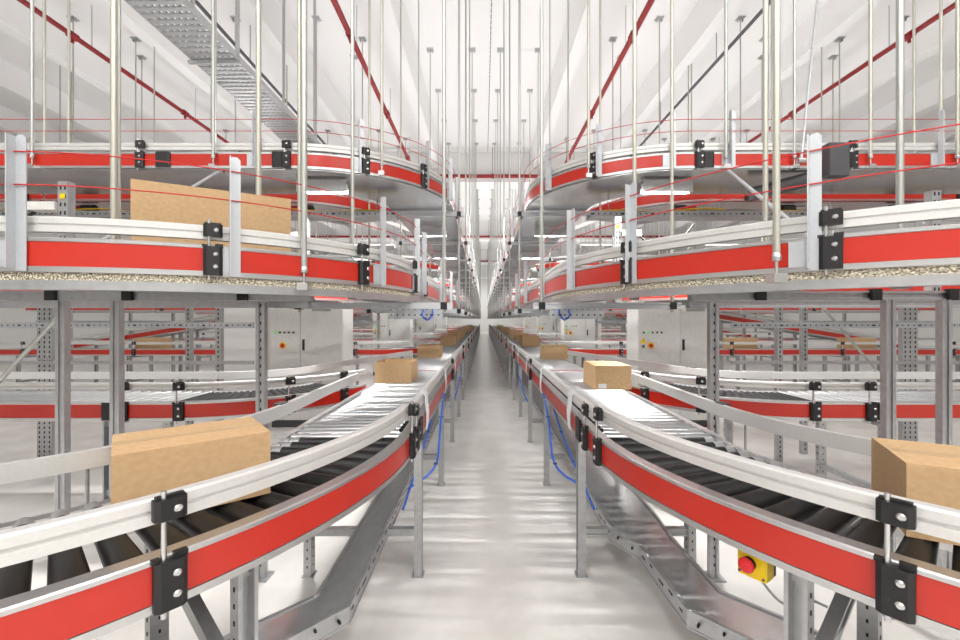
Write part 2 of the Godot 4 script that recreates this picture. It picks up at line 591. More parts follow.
func lower_curve(s: float) -> void:
	var c := Vector2(2.38, 2.25)
	var r := 1.90
	var sg := -s  # path runs from the join (angle 0) towards the camera: outward is left of travel on the left side
	var pts := arc(s, c, r, 0, 90)
	pts.append(arc_point(s, c, r, PI / 2) + Vector2(s * 0.9, 0))
	sg = s
	var t := thing("curved_roller_conveyor", "large red banded conveyor curve with black tapered rollers, lowest level, %s" % side_name(s), "conveyor", w3(arc_point(s, c, r - W / 2, PI / 4), 0))
	conveyor_frames(t, pts, sg, W, Y1, true, true, 0.045)
	curve_rollers(t, s, c, r, W, Y1, 0, 90, 26)
	var o := arc_point(s, c, r, PI / 2)
	straight_rollers(t, o, o + Vector2(s * 0.9, 0), Vector2(0, 1), W, Y1, 0.09)
	# guard rails: outer one starts at the join, inner one runs on to the merge
	guard_rail(t, offset_path(pts, -0.004 * sg), sg, 0.995, 1.06)
	var inner := offset_path(pts, -(W - 0.004) * sg)
	guard_rail(t, inner, -sg, 1.0, 1.06)
	# clamps where the photograph shows them
	var cl := [168.5, 409.5] if s < 0 else [896.0, 600.5]
	for px in cl:
		var a := deg_to_rad(arc_at(s, c, r, px))
		var d := arc_point(0.0, Vector2.ZERO, 1.0, a)
		var out := Vector2(-s * cos(a), -sin(a))
		rail_clamp(t, arc_point(s, c, r, a), out, Y1, 1.0325)
	# inner rail holders
	for a in [8.0, 40.0, 72.0]:
		var q := arc_point(s, c, r - W, deg_to_rad(a))
		var mb := MB.new()
		mb.cyl(w3(q, Y1 - 0.10), w3(q, 1.03), 0.006, 0.006, 8)
		part(t, "clamp_rod", mb.mesh(), M.steel)
	# dark joint sleeve on the inner rail
	for px in ([303.0] if s < 0 else [698.0]):
		var a := deg_to_rad(arc_at(s, c, r - W, px))
		var q := arc_point(s, c, r - W + 0.005, a)
		var mb := MB.new()
		mb.box(w3(q, 1.03), Vector3(0.07, 0.072, 0.044), face_basis(Vector2(-s * cos(a), -sin(a))))
		part(t, "rail_joint", mb.mesh(), M.plinth)
	# legs
	var la := arc_at(s, c, r - 0.05, 245.0 if s < 0 else 798.0)
	for a in [la, 76.0]:
		leg_frame(t, arc_point(s, c, r - 0.055, deg_to_rad(a)), arc_point(s, c, r - W + 0.05, deg_to_rad(a)), Y1, true)
	# thin stays between the frames
	for a in [6.0, 34.0, 62.0, 84.0]:
		bar(t, w3(arc_point(s, c, r - 0.03, deg_to_rad(a)), Y1 - 0.10), w3(arc_point(s, c, r - W + 0.03, deg_to_rad(a)), Y1 - 0.10), 0.03, 0.02, M.galv, "stay")

# run along the aisle on the lowest level, one period long
func lower_run(s: float, k: int) -> void:
	var d0 := 2.25 + PERIOD * k
	var d1 := d0 + PERIOD
	var a := Vector2(s * 0.48, d0)
	var b := Vector2(s * 0.48, d1)
	var sg := -s
	var t := thing("roller_conveyor", "lowest roller conveyor along the aisle, %s, %s section from the curve" % [side_name(s), ORD[k]], "conveyor", w3(a + Vector2(s * W / 2, PERIOD / 2), 0))
	var pts := PackedVector2Array([a, b])
	conveyor_frames(t, pts, sg, W, Y1, true, true, 0.03)
	straight_rollers(t, a, b, Vector2(s, 0), W, Y1, 0.078, false, 0.0245, k > 1)
	# slim grey guard rail on the aisle side, sitting low
	var mb := MB.new()
	var rp := PackedVector2Array()
	for q in [Vector2(-0.036, 0.069), Vector2(0.0, 0.069), Vector2(0.004, 0.076), Vector2(0.004, 0.096), Vector2(-0.002, 0.102), Vector2(0.004, 0.108), Vector2(0.002, 0.128), Vector2(-0.006, 0.134), Vector2(-0.030, 0.134), Vector2(-0.036, 0.126)]:
		rp.append(Vector2(q.x * sg, q.y))
	mb.sweep(path3(pts, Y1), rp)
	part(t, "guard_rail", mb.mesh(), M.rail)
	# rail on the far side, up to the merge
	guard_rail(t, PackedVector2Array([Vector2(s * 1.156, d0 if k == 0 else d0 - 0.4), Vector2(s * 1.156, d0 + 1.3)]), -sg, 1.0, 1.06)
	# legs every 1.4 m
	var out := Vector2(-s, 0)
	for j in 4:
		var d := d0 + 0.28 + j * 1.375
		leg_frame(t, Vector2(s * 0.478, d), Vector2(s * 1.12, d), Y1, false, true)
		if k < 3:
			hanging_clip(t, s, d + 0.26, k == 0)
	for j in 2:
		rail_clamp(t, Vector2(s * 0.48, d0 + 0.12 + j * 2.75), out, Y1, Y1 + 0.102)
	if k == 0:
		var rs := MB.new()
		rs.box(w3(Vector2(s * 0.82, 5.06), Y1 - 0.006), Vector3(0.58, 0.012, 0.012))
		part(t, "red_strip", rs.mesh(), M.red)
		joint_cover(t, Vector2(s * 0.48, d0 + 0.30), out, Y1, 0.06)
		# chain guard: dark toothed strip just inside the aisle-side frame
		var st := MB.new()
		for i in 100:
			st.box(w3(Vector2(s * 0.535, d0 + 0.06 + i * 0.054), Y1 + 0.006), Vector3(0.022, 0.018, 0.022))
		var o := part(t, "drive_belt_pulleys", st.mesh(), M.black)
		o.set_meta("kind", "stuff")

# white plastic hook bent over the guard rail and down the band
func hanging_clip(t: Node3D, s: float, d: float, near: bool) -> void:
	if not cache.has("hook%d" % int(s)):
		var mb := MB.new()
		var prof := [Vector2(0.04, 0.10), Vector2(0.03, 0.130), Vector2(0.0, 0.135), Vector2(-0.014, 0.115), Vector2(-0.016, 0.06), Vector2(-0.024, 0.0), Vector2(-0.022, -0.06), Vector2(-0.016, -0.11)]
		var path := PackedVector3Array()
		for q in prof:
			path.append(Vector3(s * q.x, q.y, 0))
		# ribbon: widened strip
		for i in path.size() - 1:
			var wa := 0.026 + 0.03 * sin(PI * i / (path.size() - 1.0))
			var wb := 0.026 + 0.03 * sin(PI * (i + 1) / (path.size() - 1.0))
			var p := path[i]
			var q := path[i + 1]
			var nn := (q - p).cross(Vector3(0, 0, 1)).normalized() * 0.0025
			for sd in [1.0, -1.0]:
				mb.flat(p + nn * sd + Vector3(0, 0, -wa * sd), p + nn * sd + Vector3(0, 0, wa * sd), q + nn * sd + Vector3(0, 0, wb * sd), q + nn * sd + Vector3(0, 0, -wb * sd))
				mb.flat(p + nn + Vector3(0, 0, wa * sd), p - nn + Vector3(0, 0, wa * sd), q - nn + Vector3(0, 0, wb * sd), q + nn + Vector3(0, 0, wb * sd))
		cache["hook%d" % int(s)] = mb.mesh()
	part(t, "cable_hook", cache["hook%d" % int(s)], M.clip, Transform3D(Basis.IDENTITY, Vector3(s * 0.48, Y1, -d)))

# cross conveyor that comes in from outside and merges into a run along the aisle
func merge(s: float, c: Vector2, r: float, y: float, a0: float, xmax: float, level: String, deck: bool, pitch: float, k: int, detailed: bool) -> Array:
	var made := []
	var where := "%s level, %s" % [level, side_name(s)]
	var sg := s
	var t := thing("merging_conveyor_curve", "red banded curve merging into aisle run, %s, %s from aisle mouth" % [where, ORD[k]], "conveyor", w3(arc_point(s, c, r - W / 2, PI / 3), 0 if y < 1.0 else y))
	var pts := arc(s, c, r, a0, 90)
	conveyor_frames(t, pts, sg, W, y, false)
	var inner := arc(s, c, r - W, 0, 90)
	var mb := MB.new()
	mb.sweep(path3(inner, y - 0.03), frame_profile(-sg))
	part(t, "side_frame", mb.mesh(), M.alu)
	curve_rollers(t, s, c, r, W, y, a0, 90, 20)
	guard_rail(t, offset_path(pts, -0.004 * sg), sg, y + 0.105, y + 0.15)
	var guide := PackedVector2Array([Vector2(s * 1.15, c.y + 1.9)])
	guide.append_array(inner)
	guard_rail(t, guide, -sg, y + 0.09, y + 0.15)
	var x0 := s * c.x
	var dn := c.y - r
	if detailed:
		for a in [a0 + 12.0, 52.0, 84.0]:
			var q := deg_to_rad(a)
			rail_clamp(t, arc_point(s, c, r, q), Vector2(-s * cos(q), -sin(q)), y, y + 0.127)
		var q2 := deg_to_rad(30.0)
		mb = MB.new()
		mb.box(w3(arc_point(s, c, r - W, q2), y + 0.12), Vector3(0.09, 0.07, 0.044), face_basis(Vector2(-s * cos(q2), -sin(q2))))
		part(t, "rail_joint", mb.mesh(), M.plinth)
	if y < 1.0:
		leg_frame(t, arc_point(s, c, r - 0.05, deg_to_rad(60.0)), arc_point(s, c, r - W + 0.05, deg_to_rad(60.0)), y)
	if deck:
		mb = MB.new()
		mb.sweep(path3(arc(s, c, r, a0, 90), y), rect_profile(-0.002 * sg, -W * sg, -0.128, -0.122))
		part(t, "underside_sheet", mb.mesh(), M.sheet)
	made.append(t)
	# straight part running outwards
	var t2 := thing("cross_roller_conveyor", "straight cross conveyor feeding the merge, %s, %s from aisle mouth" % [where, ORD[k]], "conveyor", w3(Vector2(s * (c.x + xmax) / 2, dn + W / 2), 0 if y < 1.0 else y))
	var sp := PackedVector2Array([Vector2(x0, dn), Vector2(s * xmax, dn)])
	conveyor_frames(t2, sp, sg, W, y, true, true, 0.03)
	straight_rollers(t2, sp[0], sp[1], Vector2(0, 1), W, y, pitch, false, 0.022, not detailed)
	guard_rail(t2, offset_path(sp, -0.004 * sg), sg, y + 0.105, y + 0.15)
	guard_rail(t2, offset_path(sp, -(W - 0.004) * sg), -sg, y + 0.09, y + 0.15)
	var n := int((xmax - c.x) / 1.1) + 1
	for j in n:
		var x := c.x + 0.25 + j * 1.1
		if x > xmax - 0.05:
			break
		if detailed or j % 2 == 0:
			rail_clamp(t2, Vector2(s * x, dn), Vector2(0, -1), y, y + 0.127)
		if detailed and j % 2 == 0:
			joint_cover(t2, Vector2(s * (x + 0.10), dn), Vector2(0, -1), y, 0.05)
		if y < 1.0 and j % 2 == 0:
			leg_frame(t2, Vector2(s * (x + 0.15), dn + 0.05), Vector2(s * (x + 0.15), dn + W - 0.05), y)
	if deck:
		mb = MB.new()
		mb.sweep(path3(sp, y), rect_profile(-0.002 * sg, -W * sg, -0.128, -0.122))
		part(t2, "underside_sheet", mb.mesh(), M.sheet)
	made.append(t2)
	return made

# curve of an upper level that turns from the aisle to the outside
func upper_curve(s: float, c: Vector2, r: float, y: float, xmax: float, level: String, deck: bool, posts: Array, clamps: Array, covers: Array) -> void:
	var sg := s
	var t := thing("raised_conveyor_curve", "red banded conveyor curve hung overhead with wire guard posts, %s level, %s" % [level, side_name(s)], "conveyor", w3(arc_point(s, c, r - W / 2, PI / 4), y))
	var pts := arc(s, c, r, 0, 90)
	conveyor_frames(t, pts, sg, W, y)
	curve_rollers(t, s, c, r, W, y, 0, 90, 26)
	guard_rail(t, offset_path(pts, -0.012 * sg), sg, y + 0.04, y + 0.10)
	guard_rail(t, offset_path(pts, -(W - 0.012) * sg), -sg, y + 0.04, y + 0.10)
	var x0 := s * c.x
	var dn := c.y - r
	var t2 := thing("raised_cross_conveyor", "straight red banded conveyor leaving the overhead curve outwards, %s level, %s" % [level, side_name(s)], "conveyor", w3(Vector2(s * (c.x + xmax) / 2, dn + W / 2), y))
	var sp := PackedVector2Array([Vector2(x0, dn), Vector2(s * xmax, dn)])
	conveyor_frames(t2, sp, sg, W, y)
	straight_rollers(t2, sp[0], sp[1], Vector2(0, 1), W, y, 0.075)
	guard_rail(t2, offset_path(sp, -0.012 * sg), sg, y + 0.04, y + 0.10)
	guard_rail(t2, offset_path(sp, -(W - 0.012) * sg), -sg, y + 0.04, y + 0.10)
	# speckled brush strip under the near edge, or the closed sheet of the top level
	for q in [[t, pts], [t2, sp]]:
		var mb := MB.new()
		if deck:
			mb.sweep(path3(q[1], y), rect_profile(-0.002 * sg, -W * sg, -0.128, -0.122))
			part(q[0], "underside_sheet", mb.mesh(), M.sheet)
		else:
			mb.sweep(path3(q[1], y), rect_profile(-0.004 * sg, -0.030 * sg, -0.148, -0.1185))
			part(q[0], "brush_strip", mb.mesh(), M.grit)
			mb = MB.new()
			mb.sweep(path3(q[1], y), rect_profile(-0.004 * sg, -0.05 * sg, -0.185, -0.1485))
			part(q[0], "edge_beam", mb.mesh(), M.galv)
	for px in posts:
		if px is float and px > 0.0:
			var p: Vector2
			var out: Vector2
			var a := deg_to_rad(arc_at(s, c, r, px))
			if rad_to_deg(a) > 89.0:
				p = Vector2((px - VPX) / FPX * dn + CAM.x, dn)
				guard_post(t2, p, Vector2(0, -1), y, 0.35 if deck else 0.41, 0.05)
			else:
				p = arc_point(s, c, r, a)
				guard_post(t, p, Vector2(-s * cos(a), -sin(a)), y, 0.34 if deck else 0.40)
	for px in clamps:
		var a := deg_to_rad(arc_at(s, c, r, px))
		if rad_to_deg(a) > 89.0:
			rail_clamp(t2, Vector2((px - VPX) / FPX * dn + CAM.x, dn), Vector2(0, -1), y, y + 0.075)
		else:
			rail_clamp(t, arc_point(s, c, r, a), Vector2(-s * cos(a), -sin(a)), y, y + 0.075)
	for px in covers:
		var a := deg_to_rad(arc_at(s, c, r, px))
		if rad_to_deg(a) > 89.0:
			joint_cover(t2, Vector2((px - VPX) / FPX * dn + CAM.x, dn), Vector2(0, -1), y, 0.06)
		else:
			joint_cover(t, arc_point(s, c, r, a), Vector2(-s * cos(a), -sin(a)), y, 0.06)
	var wp := PackedVector2Array([arc_point(s, c, r, 0) + Vector2(0, 40)])
	for i in 12:
		wp.append(arc_point(s, c, r, 0) + Vector2(0, 6.0 - i * 0.5))
	wp.append_array(pts)
	wp.append(sp[1])
	wire_thing(wp, sg, y, "pair of thin red wires strung along guard posts, %s level, %s" % [level, side_name(s)], "", [0.275, 0.18] if deck else [0.335, 0.21])

func upper_run(s: float, x: float, d0: float, d1: float, y: float, level: String, deck: bool, k: int) -> void:
	var sg := -s
	var t := thing("raised_roller_conveyor", "overhead conveyor along the aisle, %s level, %s, %s section from the curve" % [level, side_name(s), ORD[k]], "conveyor", w3(Vector2(s * (x + W / 2), (d0 + d1) / 2), y))
	var pts := PackedVector2Array([Vector2(s * x, d0), Vector2(s * x, d1)])
	conveyor_frames(t, pts, sg, W, y)
	straight_rollers(t, pts[0], pts[1], Vector2(s, 0), W, y, 0.055 if not deck else 0.075, false, 0.017 if not deck else 0.025, k > 0 or deck)
	guard_rail(t, offset_path(pts, -0.012 * sg), sg, y + 0.04, y + 0.10)
	guard_rail(t, offset_path(pts, -(W - 0.012) * sg), -sg, y + 0.04, y + 0.10)
	if deck:
		var mb := MB.new()
		mb.sweep(path3(pts, y), rect_profile(-0.002 * sg, -W * sg, -0.128, -0.122))
		part(t, "underside_sheet", mb.mesh(), M.sheet)
	else:
		var mb := MB.new()
		mb.sweep(path3(pts, y), rect_profile(-0.004 * sg, -0.05 * sg, -0.17, -0.1185))
		part(t, "edge_beam", mb.mesh(), M.galv)
	var n := int((d1 - d0) / 1.375)
	for j in n:
		var d := d0 + 0.35 + j * 1.375
		guard_post(t, Vector2(s * x, d), Vector2(-s, 0), y, 0.34 if deck else 0.38)
		if j % 2 == 0:
			rail_clamp(t, Vector2(s * x, d + 0.15), Vector2(-s, 0), y, y + 0.075)

# ---------------------------------------------------------------- hangers and posts
func rod_mesh(h: float, r: float) -> ArrayMesh:
	var key := "rod %.3f %.4f" % [h, r]
	if not cache.has(key):
		var mb := MB.new()
		mb.cyl(Vector3.ZERO, Vector3(0, h, 0), r, r, 10)
		cache[key] = mb.mesh()
	return cache[key]

func plate_mesh() -> ArrayMesh:
	if not cache.has("plate"):
		var mb := MB.new()
		mb.box(Vector3(0, -0.006, 0), Vector3(0.16, 0.012, 0.16))
		mb.box(Vector3(0.05, -0.04, 0), Vector3(0.012, 0.06, 0.07))
		mb.box(Vector3(-0.05, -0.04, 0), Vector3(0.012, 0.06, 0.07))
		cache.plate = mb.mesh()
	return cache.plate

func trapeze(s: float, x0: float, x1: float, d: float, ys: Array, label: String, group: String) -> void:
	var y: float = ys[0]
	var t := thing("trapeze_hanger", label, "hanger", Vector3(s * (x0 + x1) / 2, y - 0.05, -d), group)
	var n := 0
	for x in [x0, x1]:
		part(t, "rod", rod_mesh(CEIL - y + 0.08, 0.0125), M.rod if n == 0 else M.rod_gold, Transform3D(Basis.IDENTITY, Vector3(s * x, y - 0.08, -d)))
		part(t, "ceiling_plate", plate_mesh(), M.galv, Transform3D(Basis.IDENTITY, Vector3(s * x, CEIL, -d)))
		for yy in ys:
			var mb := MB.new()
			mb.box(Vector3(s * x, yy - 0.035, -d), Vector3(0.045, 0.05, 0.055))
			part(t, "end_cap", mb.mesh(), M.black)
		n += 1
	for yy in ys:
		bar(t, Vector3(s * (x0 - 0.06), yy - 0.035, -d), Vector3(s * (x1 + 0.06), yy - 0.035, -d), 0.045, 0.045, M.zinc)

# single rod from the ceiling down to a conveyor edge; px gives the photo column
func hang_rod(at: Vector3, r: float, label: String, group: String, gold := false, plate := true) -> void:
	var t := thing("hanger_rod", label, "rod", at, group)
	part(t, "rod", rod_mesh(CEIL - at.y - 0.06, r), M.rod_gold if gold else M.rod, Transform3D(Basis.IDENTITY, at + Vector3(0, 0.06, 0)))
	part(t, "rod_tip", rod_mesh(0.07, r * 0.45), M.steel, Transform3D(Basis.IDENTITY, at))
	var mb := MB.new()
	mb.lathe(PackedVector2Array([Vector2(r, 0.02), Vector2(r * 1.35, 0.006), Vector2(r * 1.25, -0.008), Vector2(r * 0.4, -0.012)]), at + Vector3(0, 0.06, 0), Basis.IDENTITY, 12)
	part(t, "nut", mb.mesh(), M.steel)
	mb = MB.new()
	mb.box(at + Vector3(0, -0.015, 0), Vector3(0.05, 0.035, 0.05))
	part(t, "foot_bracket", mb.mesh(), M.steel)
	if plate:
		part(t, "ceiling_plate", plate_mesh(), M.galv, Transform3D(Basis.IDENTITY, Vector3(at.x, CEIL, at.z)))

func column(p: Vector2, h: float, label: String, wide := 0.06, group := "") -> void:
	var t := thing("support_column", label, "column", w3(p, 0), group)
	var mb := MB.new()
	var a := 1.0
	# strut section with a groove down the front and back
	var pr := PackedVector2Array([Vector2(-a, -a), Vector2(-a * 0.3, -a), Vector2(-a * 0.3, -a * 0.62), Vector2(a * 0.3, -a * 0.62), Vector2(a * 0.3, -a), Vector2(a, -a), Vector2(a, a), Vector2(a * 0.3, a), Vector2(a * 0.3, a * 0.62), Vector2(-a * 0.3, a * 0.62), Vector2(-a * 0.3, a), Vector2(-a, a)])
	for i in pr.size():
		pr[i] = Vector2(pr[i].x * wide / 2, pr[i].y * wide * 0.36)
	mb.prism(w3(p, 0), Basis.IDENTITY, pr, 0.01, h)
	part(t, "shaft", mb.mesh(), M.galv)
	mb = MB.new()
	mb.box(w3(p, 0.005), Vector3(0.10, 0.01, 0.10))
	part(t, "base_plate", mb.mesh(), M.galv)
	if wide < 0.051:
		return
	mb = MB.new()
	for i in int(h / 0.05) - 1:
		mb.box(w3(p, 0.08 + i * 0.05) + Vector3(0, 0, wide * 0.36 * 0.62 + 0.001), Vector3(0.007, 0.018, 0.002))
	var o := part(t, "slots", mb.mesh(), M.hole)
	o.set_meta("kind", "stuff")

func perforated_post(p: Vector2, h: float, w: float, label: String, group := "") -> void:
	var t := thing("perforated_post", label, "post", w3(p, 0), group)
	var mb := MB.new()
	mb.prism(w3(p, 0), Basis.IDENTITY, PackedVector2Array([Vector2(-w / 2, 0.02), Vector2(w / 2, 0.02), Vector2(w / 2, -0.03), Vector2(w / 2 - 0.004, -0.03), Vector2(w / 2 - 0.004, 0.016), Vector2(-w / 2 + 0.004, 0.016), Vector2(-w / 2 + 0.004, -0.03), Vector2(-w / 2, -0.03)]), 0.0, h)
	part(t, "shaft", mb.mesh(), M.galv)
	mb = MB.new()
	var cols := maxi(1, int(w / 0.05))
	for i in int(h / 0.05) - 1:
		for j in cols:
			mb.box(w3(p, 0.06 + i * 0.05) + Vector3(-w / 2 + w * (j + 0.5) / cols, 0, 0.0205), Vector3(0.012, 0.026, 0.002))
	var o := part(t, "slots", mb.mesh(), M.hole)
	o.set_meta("kind", "stuff")

# ---------------------------------------------------------------- cartons, cabinets and small things
func carton(at: Vector3, size: Vector3, turn: float, open: bool, label: String, sticker := false, group := "") -> void:
	var t := thing("cardboard_box", label, "box", at, group)
	var b := Basis(Vector3.UP, turn)
	var mb := MB.new()
	var th := 0.005
	var h := size.y
	for q in [[Vector3(0, h / 2, size.z / 2 - th / 2), Vector3(size.x, h, th)], [Vector3(0, h / 2, -size.z / 2 + th / 2), Vector3(size.x, h, th)], [Vector3(size.x / 2 - th / 2, h / 2, 0), Vector3(th, h, size.z - 2 * th)], [Vector3(-size.x / 2 + th / 2, h / 2, 0), Vector3(th, h, size.z - 2 * th)], [Vector3(0, th / 2, 0), Vector3(size.x - 2 * th, th, size.z - 2 * th)]]:
		mb.box(at + b * q[0], q[1], b)
	part(t, "carton_body", mb.mesh(), M.card)
	if not open:
		for sd in [-1.0, 1.0]:
			mb = MB.new()
			mb.box(at + b * Vector3(0, h + 0.002, sd * size.z / 4), Vector3(size.x, 0.004, size.z / 2 - 0.002), b)
			part(t, "flap", mb.mesh(), M.card)
		mb = MB.new()
		mb.box(at + b * Vector3(0, h + 0.0045, 0), Vector3(size.x + 0.001, 0.001, 0.05), b)
		part(t, "tape", mb.mesh(), M.tape)
	if sticker:
		mb = MB.new()
		mb.box(at + b * Vector3(-size.x / 2 + 0.06, 0.03, size.z / 2 + 0.0006), Vector3(0.07, 0.04, 0.001), b)
		part(t, "sticker", mb.mesh(), M.paper)

func cabinet(s: float, k: int) -> void:
	var z := -5.97 - PERIOD * k
	var x0 := 2.05
	var x1 := 3.05
	var cxx := s * (x0 + x1) / 2
	var t := thing("control_cabinet", "light grey two door control cabinet on dark plinth, %s, %s from the aisle mouth" % [side_name(s), ORD[k]], "cabinet", Vector3(cxx, 0, z))
	var mb := MB.new()
	mb.box(Vector3(cxx, 1.0, z - 0.24), Vector3(1.0, 1.8, 0.46))
	part(t, "body", mb.mesh(), M.cabinet)
	mb = MB.new()
	mb.box(Vector3(cxx, 0.05, z - 0.23), Vector3(0.98, 0.10, 0.44))
	part(t, "plinth", mb.mesh(), M.plinth)
	# two doors, the narrower one outside
	var split := 0.42
	var xl := cxx - 0.5
	for q in [[xl + 0.004, xl + (split if s < 0 else 0.58) - 0.003], [xl + (split if s < 0 else 0.58) + 0.003, xl + 0.996]]:
		mb = MB.new()
		mb.box(Vector3((q[0] + q[1]) / 2, 1.0, z + 0.002), Vector3(q[1] - q[0], 1.78, 0.022))
		var d := part(t, "door", mb.mesh(), M.cabinet)
		var first: bool = q[0] < xl + 0.1
		if first:
			for i in 5:
				mb = MB.new()
				mb.lathe(PackedVector2Array([Vector2(0, 0.014), Vector2(0.012, 0.014), Vector2(0.015, 0.006), Vector2(0.015, 0)]), Vector3(q[0] + 0.07 + i * 0.062, 1.32, z + 0.013), Basis(Vector3.RIGHT, PI / 2), 10)
				part(d, "indicator", mb.mesh(), M.green if i == (0 if s < 0 else 1) else M.plinth)
			mb = MB.new()
			mb.lathe(PackedVector2Array([Vector2(0, 0.006), Vector2(0.045, 0.006), Vector2(0.047, 0)]), Vector3(q[0] + 0.17, 1.14, z + 0.013), Basis(Vector3.RIGHT, PI / 2), 16)
			var ro := part(d, "main_switch", mb.mesh(), M.yellow)
			mb = MB.new()
			mb.lathe(PackedVector2Array([Vector2(0, 0.03), Vector2(0.022, 0.03), Vector2(0.028, 0.006)]), Vector3(q[0] + 0.17, 1.14, z + 0.013), Basis(Vector3.RIGHT, PI / 2), 12)
			mb.box(Vector3(q[0] + 0.17, 1.14, z + 0.045), Vector3(0.014, 0.06, 0.012))
			part(d, "switch_knob", mb.mesh(), M.button)
			if s > 0 or k > 0:
				mb = MB.new()
				mb.prism(Vector3(q[0] + 0.065, 1.21, z + 0.0135), Basis(Vector3.RIGHT, Vector3(0, 0, 1), Vector3(0, 1, 0)), PackedVector2Array([Vector2(-0.05, -0.04), Vector2(0.05, -0.04), Vector2(0, 0.047)]), 0.0, 0.002)
				part(d, "warning_sign", mb.mesh(), M.yellow)
				mb = MB.new()
				mb.prism(Vector3(q[0] + 0.065, 1.21, z + 0.0157), Basis(Vector3.RIGHT, Vector3(0, 0, 1), Vector3(0, 1, 0)), PackedVector2Array([Vector2(-0.004, -0.02), Vector2(0.008, 0.006), Vector2(0.0, 0.004), Vector2(0.006, 0.026), Vector2(-0.008, -0.002), Vector2(0.001, 0.0)]), 0.0, 0.001)
				part(d, "warning_bolt", mb.mesh(), M.black)
				mb = MB.new()
				mb.box(Vector3(q[0] + 0.065, 1.13, z + 0.016), Vector3(0.035, 0.04, 0.008))
				part(d, "key_switch", mb.mesh(), M.plinth)
		else:
			mb = MB.new()
			mb.box(Vector3(q[0] + 0.04, 1.15, z + 0.02), Vector3(0.028, 0.15, 0.022), Basis.IDENTITY, 0.004)
			part(d, "handle", mb.mesh(), M.black)
			mb = MB.new()
			var gx: float = (q[0] + q[1]) / 2
			for i in 10:
				mb.box(Vector3(gx, 1.62 + i * 0.014, z + 0.016), Vector3(0.26, 0.008, 0.008), Basis(Vector3.RIGHT, 0.5))
			var g := part(d, "vent_grille", mb.mesh(), M.grille)
	return

func emergency_stop() -> void:
	var c := Vector2(2.38, 2.25)
	var a := deg_to_rad(arc_at(1.0, c, 1.86, 752.0))
	var p := arc_point(1.0, c, 1.84, a)
	var b := face_basis(Vector2(-cos(a), -sin(a)))
	# turned to face the aisle and the viewer
	b = Basis(Vector3.UP, 0.12) * b
	var at := w3(p, 0.735)
	var t := thing("emergency_stop_box", "yellow emergency stop box with red mushroom button under the conveyor curve", "emergency stop", at)
	var mb := MB.new()
	mb.box(at, Vector3(0.085, 0.085, 0.06), b, 0.006)
	part(t, "housing", mb.mesh(), M.yellow)
	mb = MB.new()
	mb.box(at - b.z * 0.036, Vector3(0.083, 0.083, 0.014), b)
	part(t, "back_plate", mb.mesh(), M.plinth)
	mb = MB.new()
	var bb := b * Basis(Vector3.RIGHT, PI / 2)
	mb.lathe(PackedVector2Array([Vector2(0, 0.036), Vector2(0.012, 0.0345), Vector2(0.020, 0.030), Vector2(0.0235, 0.023), Vector2(0.0225, 0.017), Vector2(0.014, 0.014), Vector2(0.012, 0.0)]), at + b.z * 0.03 - b.x * 0.006, bb, 20)
	part(t, "button", mb.mesh(), M.button)
	mb = MB.new()
	mb.lathe(PackedVector2Array([Vector2(0, 0.006), Vector2(0.019, 0.006), Vector2(0.02, 0.0)]), at + b.z * 0.03 - b.x * 0.006, bb, 20)
	part(t, "collar", mb.mesh(), M.black)
	for q in [Vector2(-1, -1), Vector2(-1, 1), Vector2(1, -1), Vector2(1, 1)]:
		part(t, "screw", bolt_mesh(), M.plinth, Transform3D(bb.scaled(Vector3.ONE * 0.45), at + b.z * 0.030 + b.x * q.x * 0.034 + b.y * q.y * 0.034))
	mb = MB.new()
	mb.box(at + Vector3(0, 0.055, 0) - b.z * 0.01, Vector3(0.05, 0.04, 0.012), b)
	part(t, "bracket", mb.mesh(), M.galv)
	var path := PackedVector3Array()
	for i in 13:
		var u := i / 12.0
		path.append(at + Vector3(0, -0.045, 0) + b.x * (0.01 + 0.17 * u) + Vector3(0, -0.05 * sin(PI * minf(u * 1.3, 1.0)) - 0.012 * u, 0) - b.z * 0.02 * u)
	mb = MB.new()
	mb.tube(path, 0.004, 8)
	part(t, "cable", mb.mesh(), M.cable)

# covered cable tray lying low under the aisle run
func floor_tray(s: float, l: PackedVector2Array, rr: PackedVector2Array, label: String) -> void:
	var y := 0.285
	var t := thing("cable_tray", label, "cable tray", w3(l[1], y))
	for i in l.size() - 1:
		# lid panels
		var mb := MB.new()
		var cn := [w3(l[i], y + 0.012), w3(rr[i], y + 0.012), w3(rr[i + 1], y + 0.012), w3(l[i + 1], y + 0.012)]
		var lo := []
		for q in cn:
			lo.append(q - Vector3(0, 0.004, 0))
		if (cn[2] - cn[0]).cross(cn[1] - cn[0]).y < 0:
			cn.reverse()
			lo.reverse()
		mb.flat(cn[0], cn[1], cn[2], cn[3])
		mb.flat(lo[3], lo[2], lo[1], lo[0])
		part(t, "lid", mb.mesh(), M.sheet)
	for e in [[l, -1.0], [rr, 1.0]]:
		var mb := MB.new()
		var p3 := path3(e[0], y)
		mb.sweep(p3, rect_profile(-0.003, 0.003, -0.055, 0.016))
		mb.sweep(p3, rect_profile(-0.008, 0.008, 0.010, 0.018))
		mb.sweep(p3, rect_profile(-0.008, 0.008, -0.058, -0.052))
		var o := part(t, "side_wall", mb.mesh(), M.galv)
		mb = MB.new()
		for i in e[0].size() - 1:
			var a: Vector2 = e[0][i]
			var b: Vector2 = e[0][i + 1]
			var n := int((b - a).length() / 0.09)
			for j in n:
				var q := a.lerp(b, (j + 0.5) / n)
				var d := (b - a).normalized()
				mb.box(w3(q, y - 0.02 + 0.012 * (j % 2)), Vector3(0.008, 0.010, 0.03 + 0.02 * (j % 3)), Basis(Vector3.UP, atan2(d.x, -d.y) * -1.0))
		var h := part(o, "slots", mb.mesh(), M.hole)
		h.set_meta("kind", "stuff")

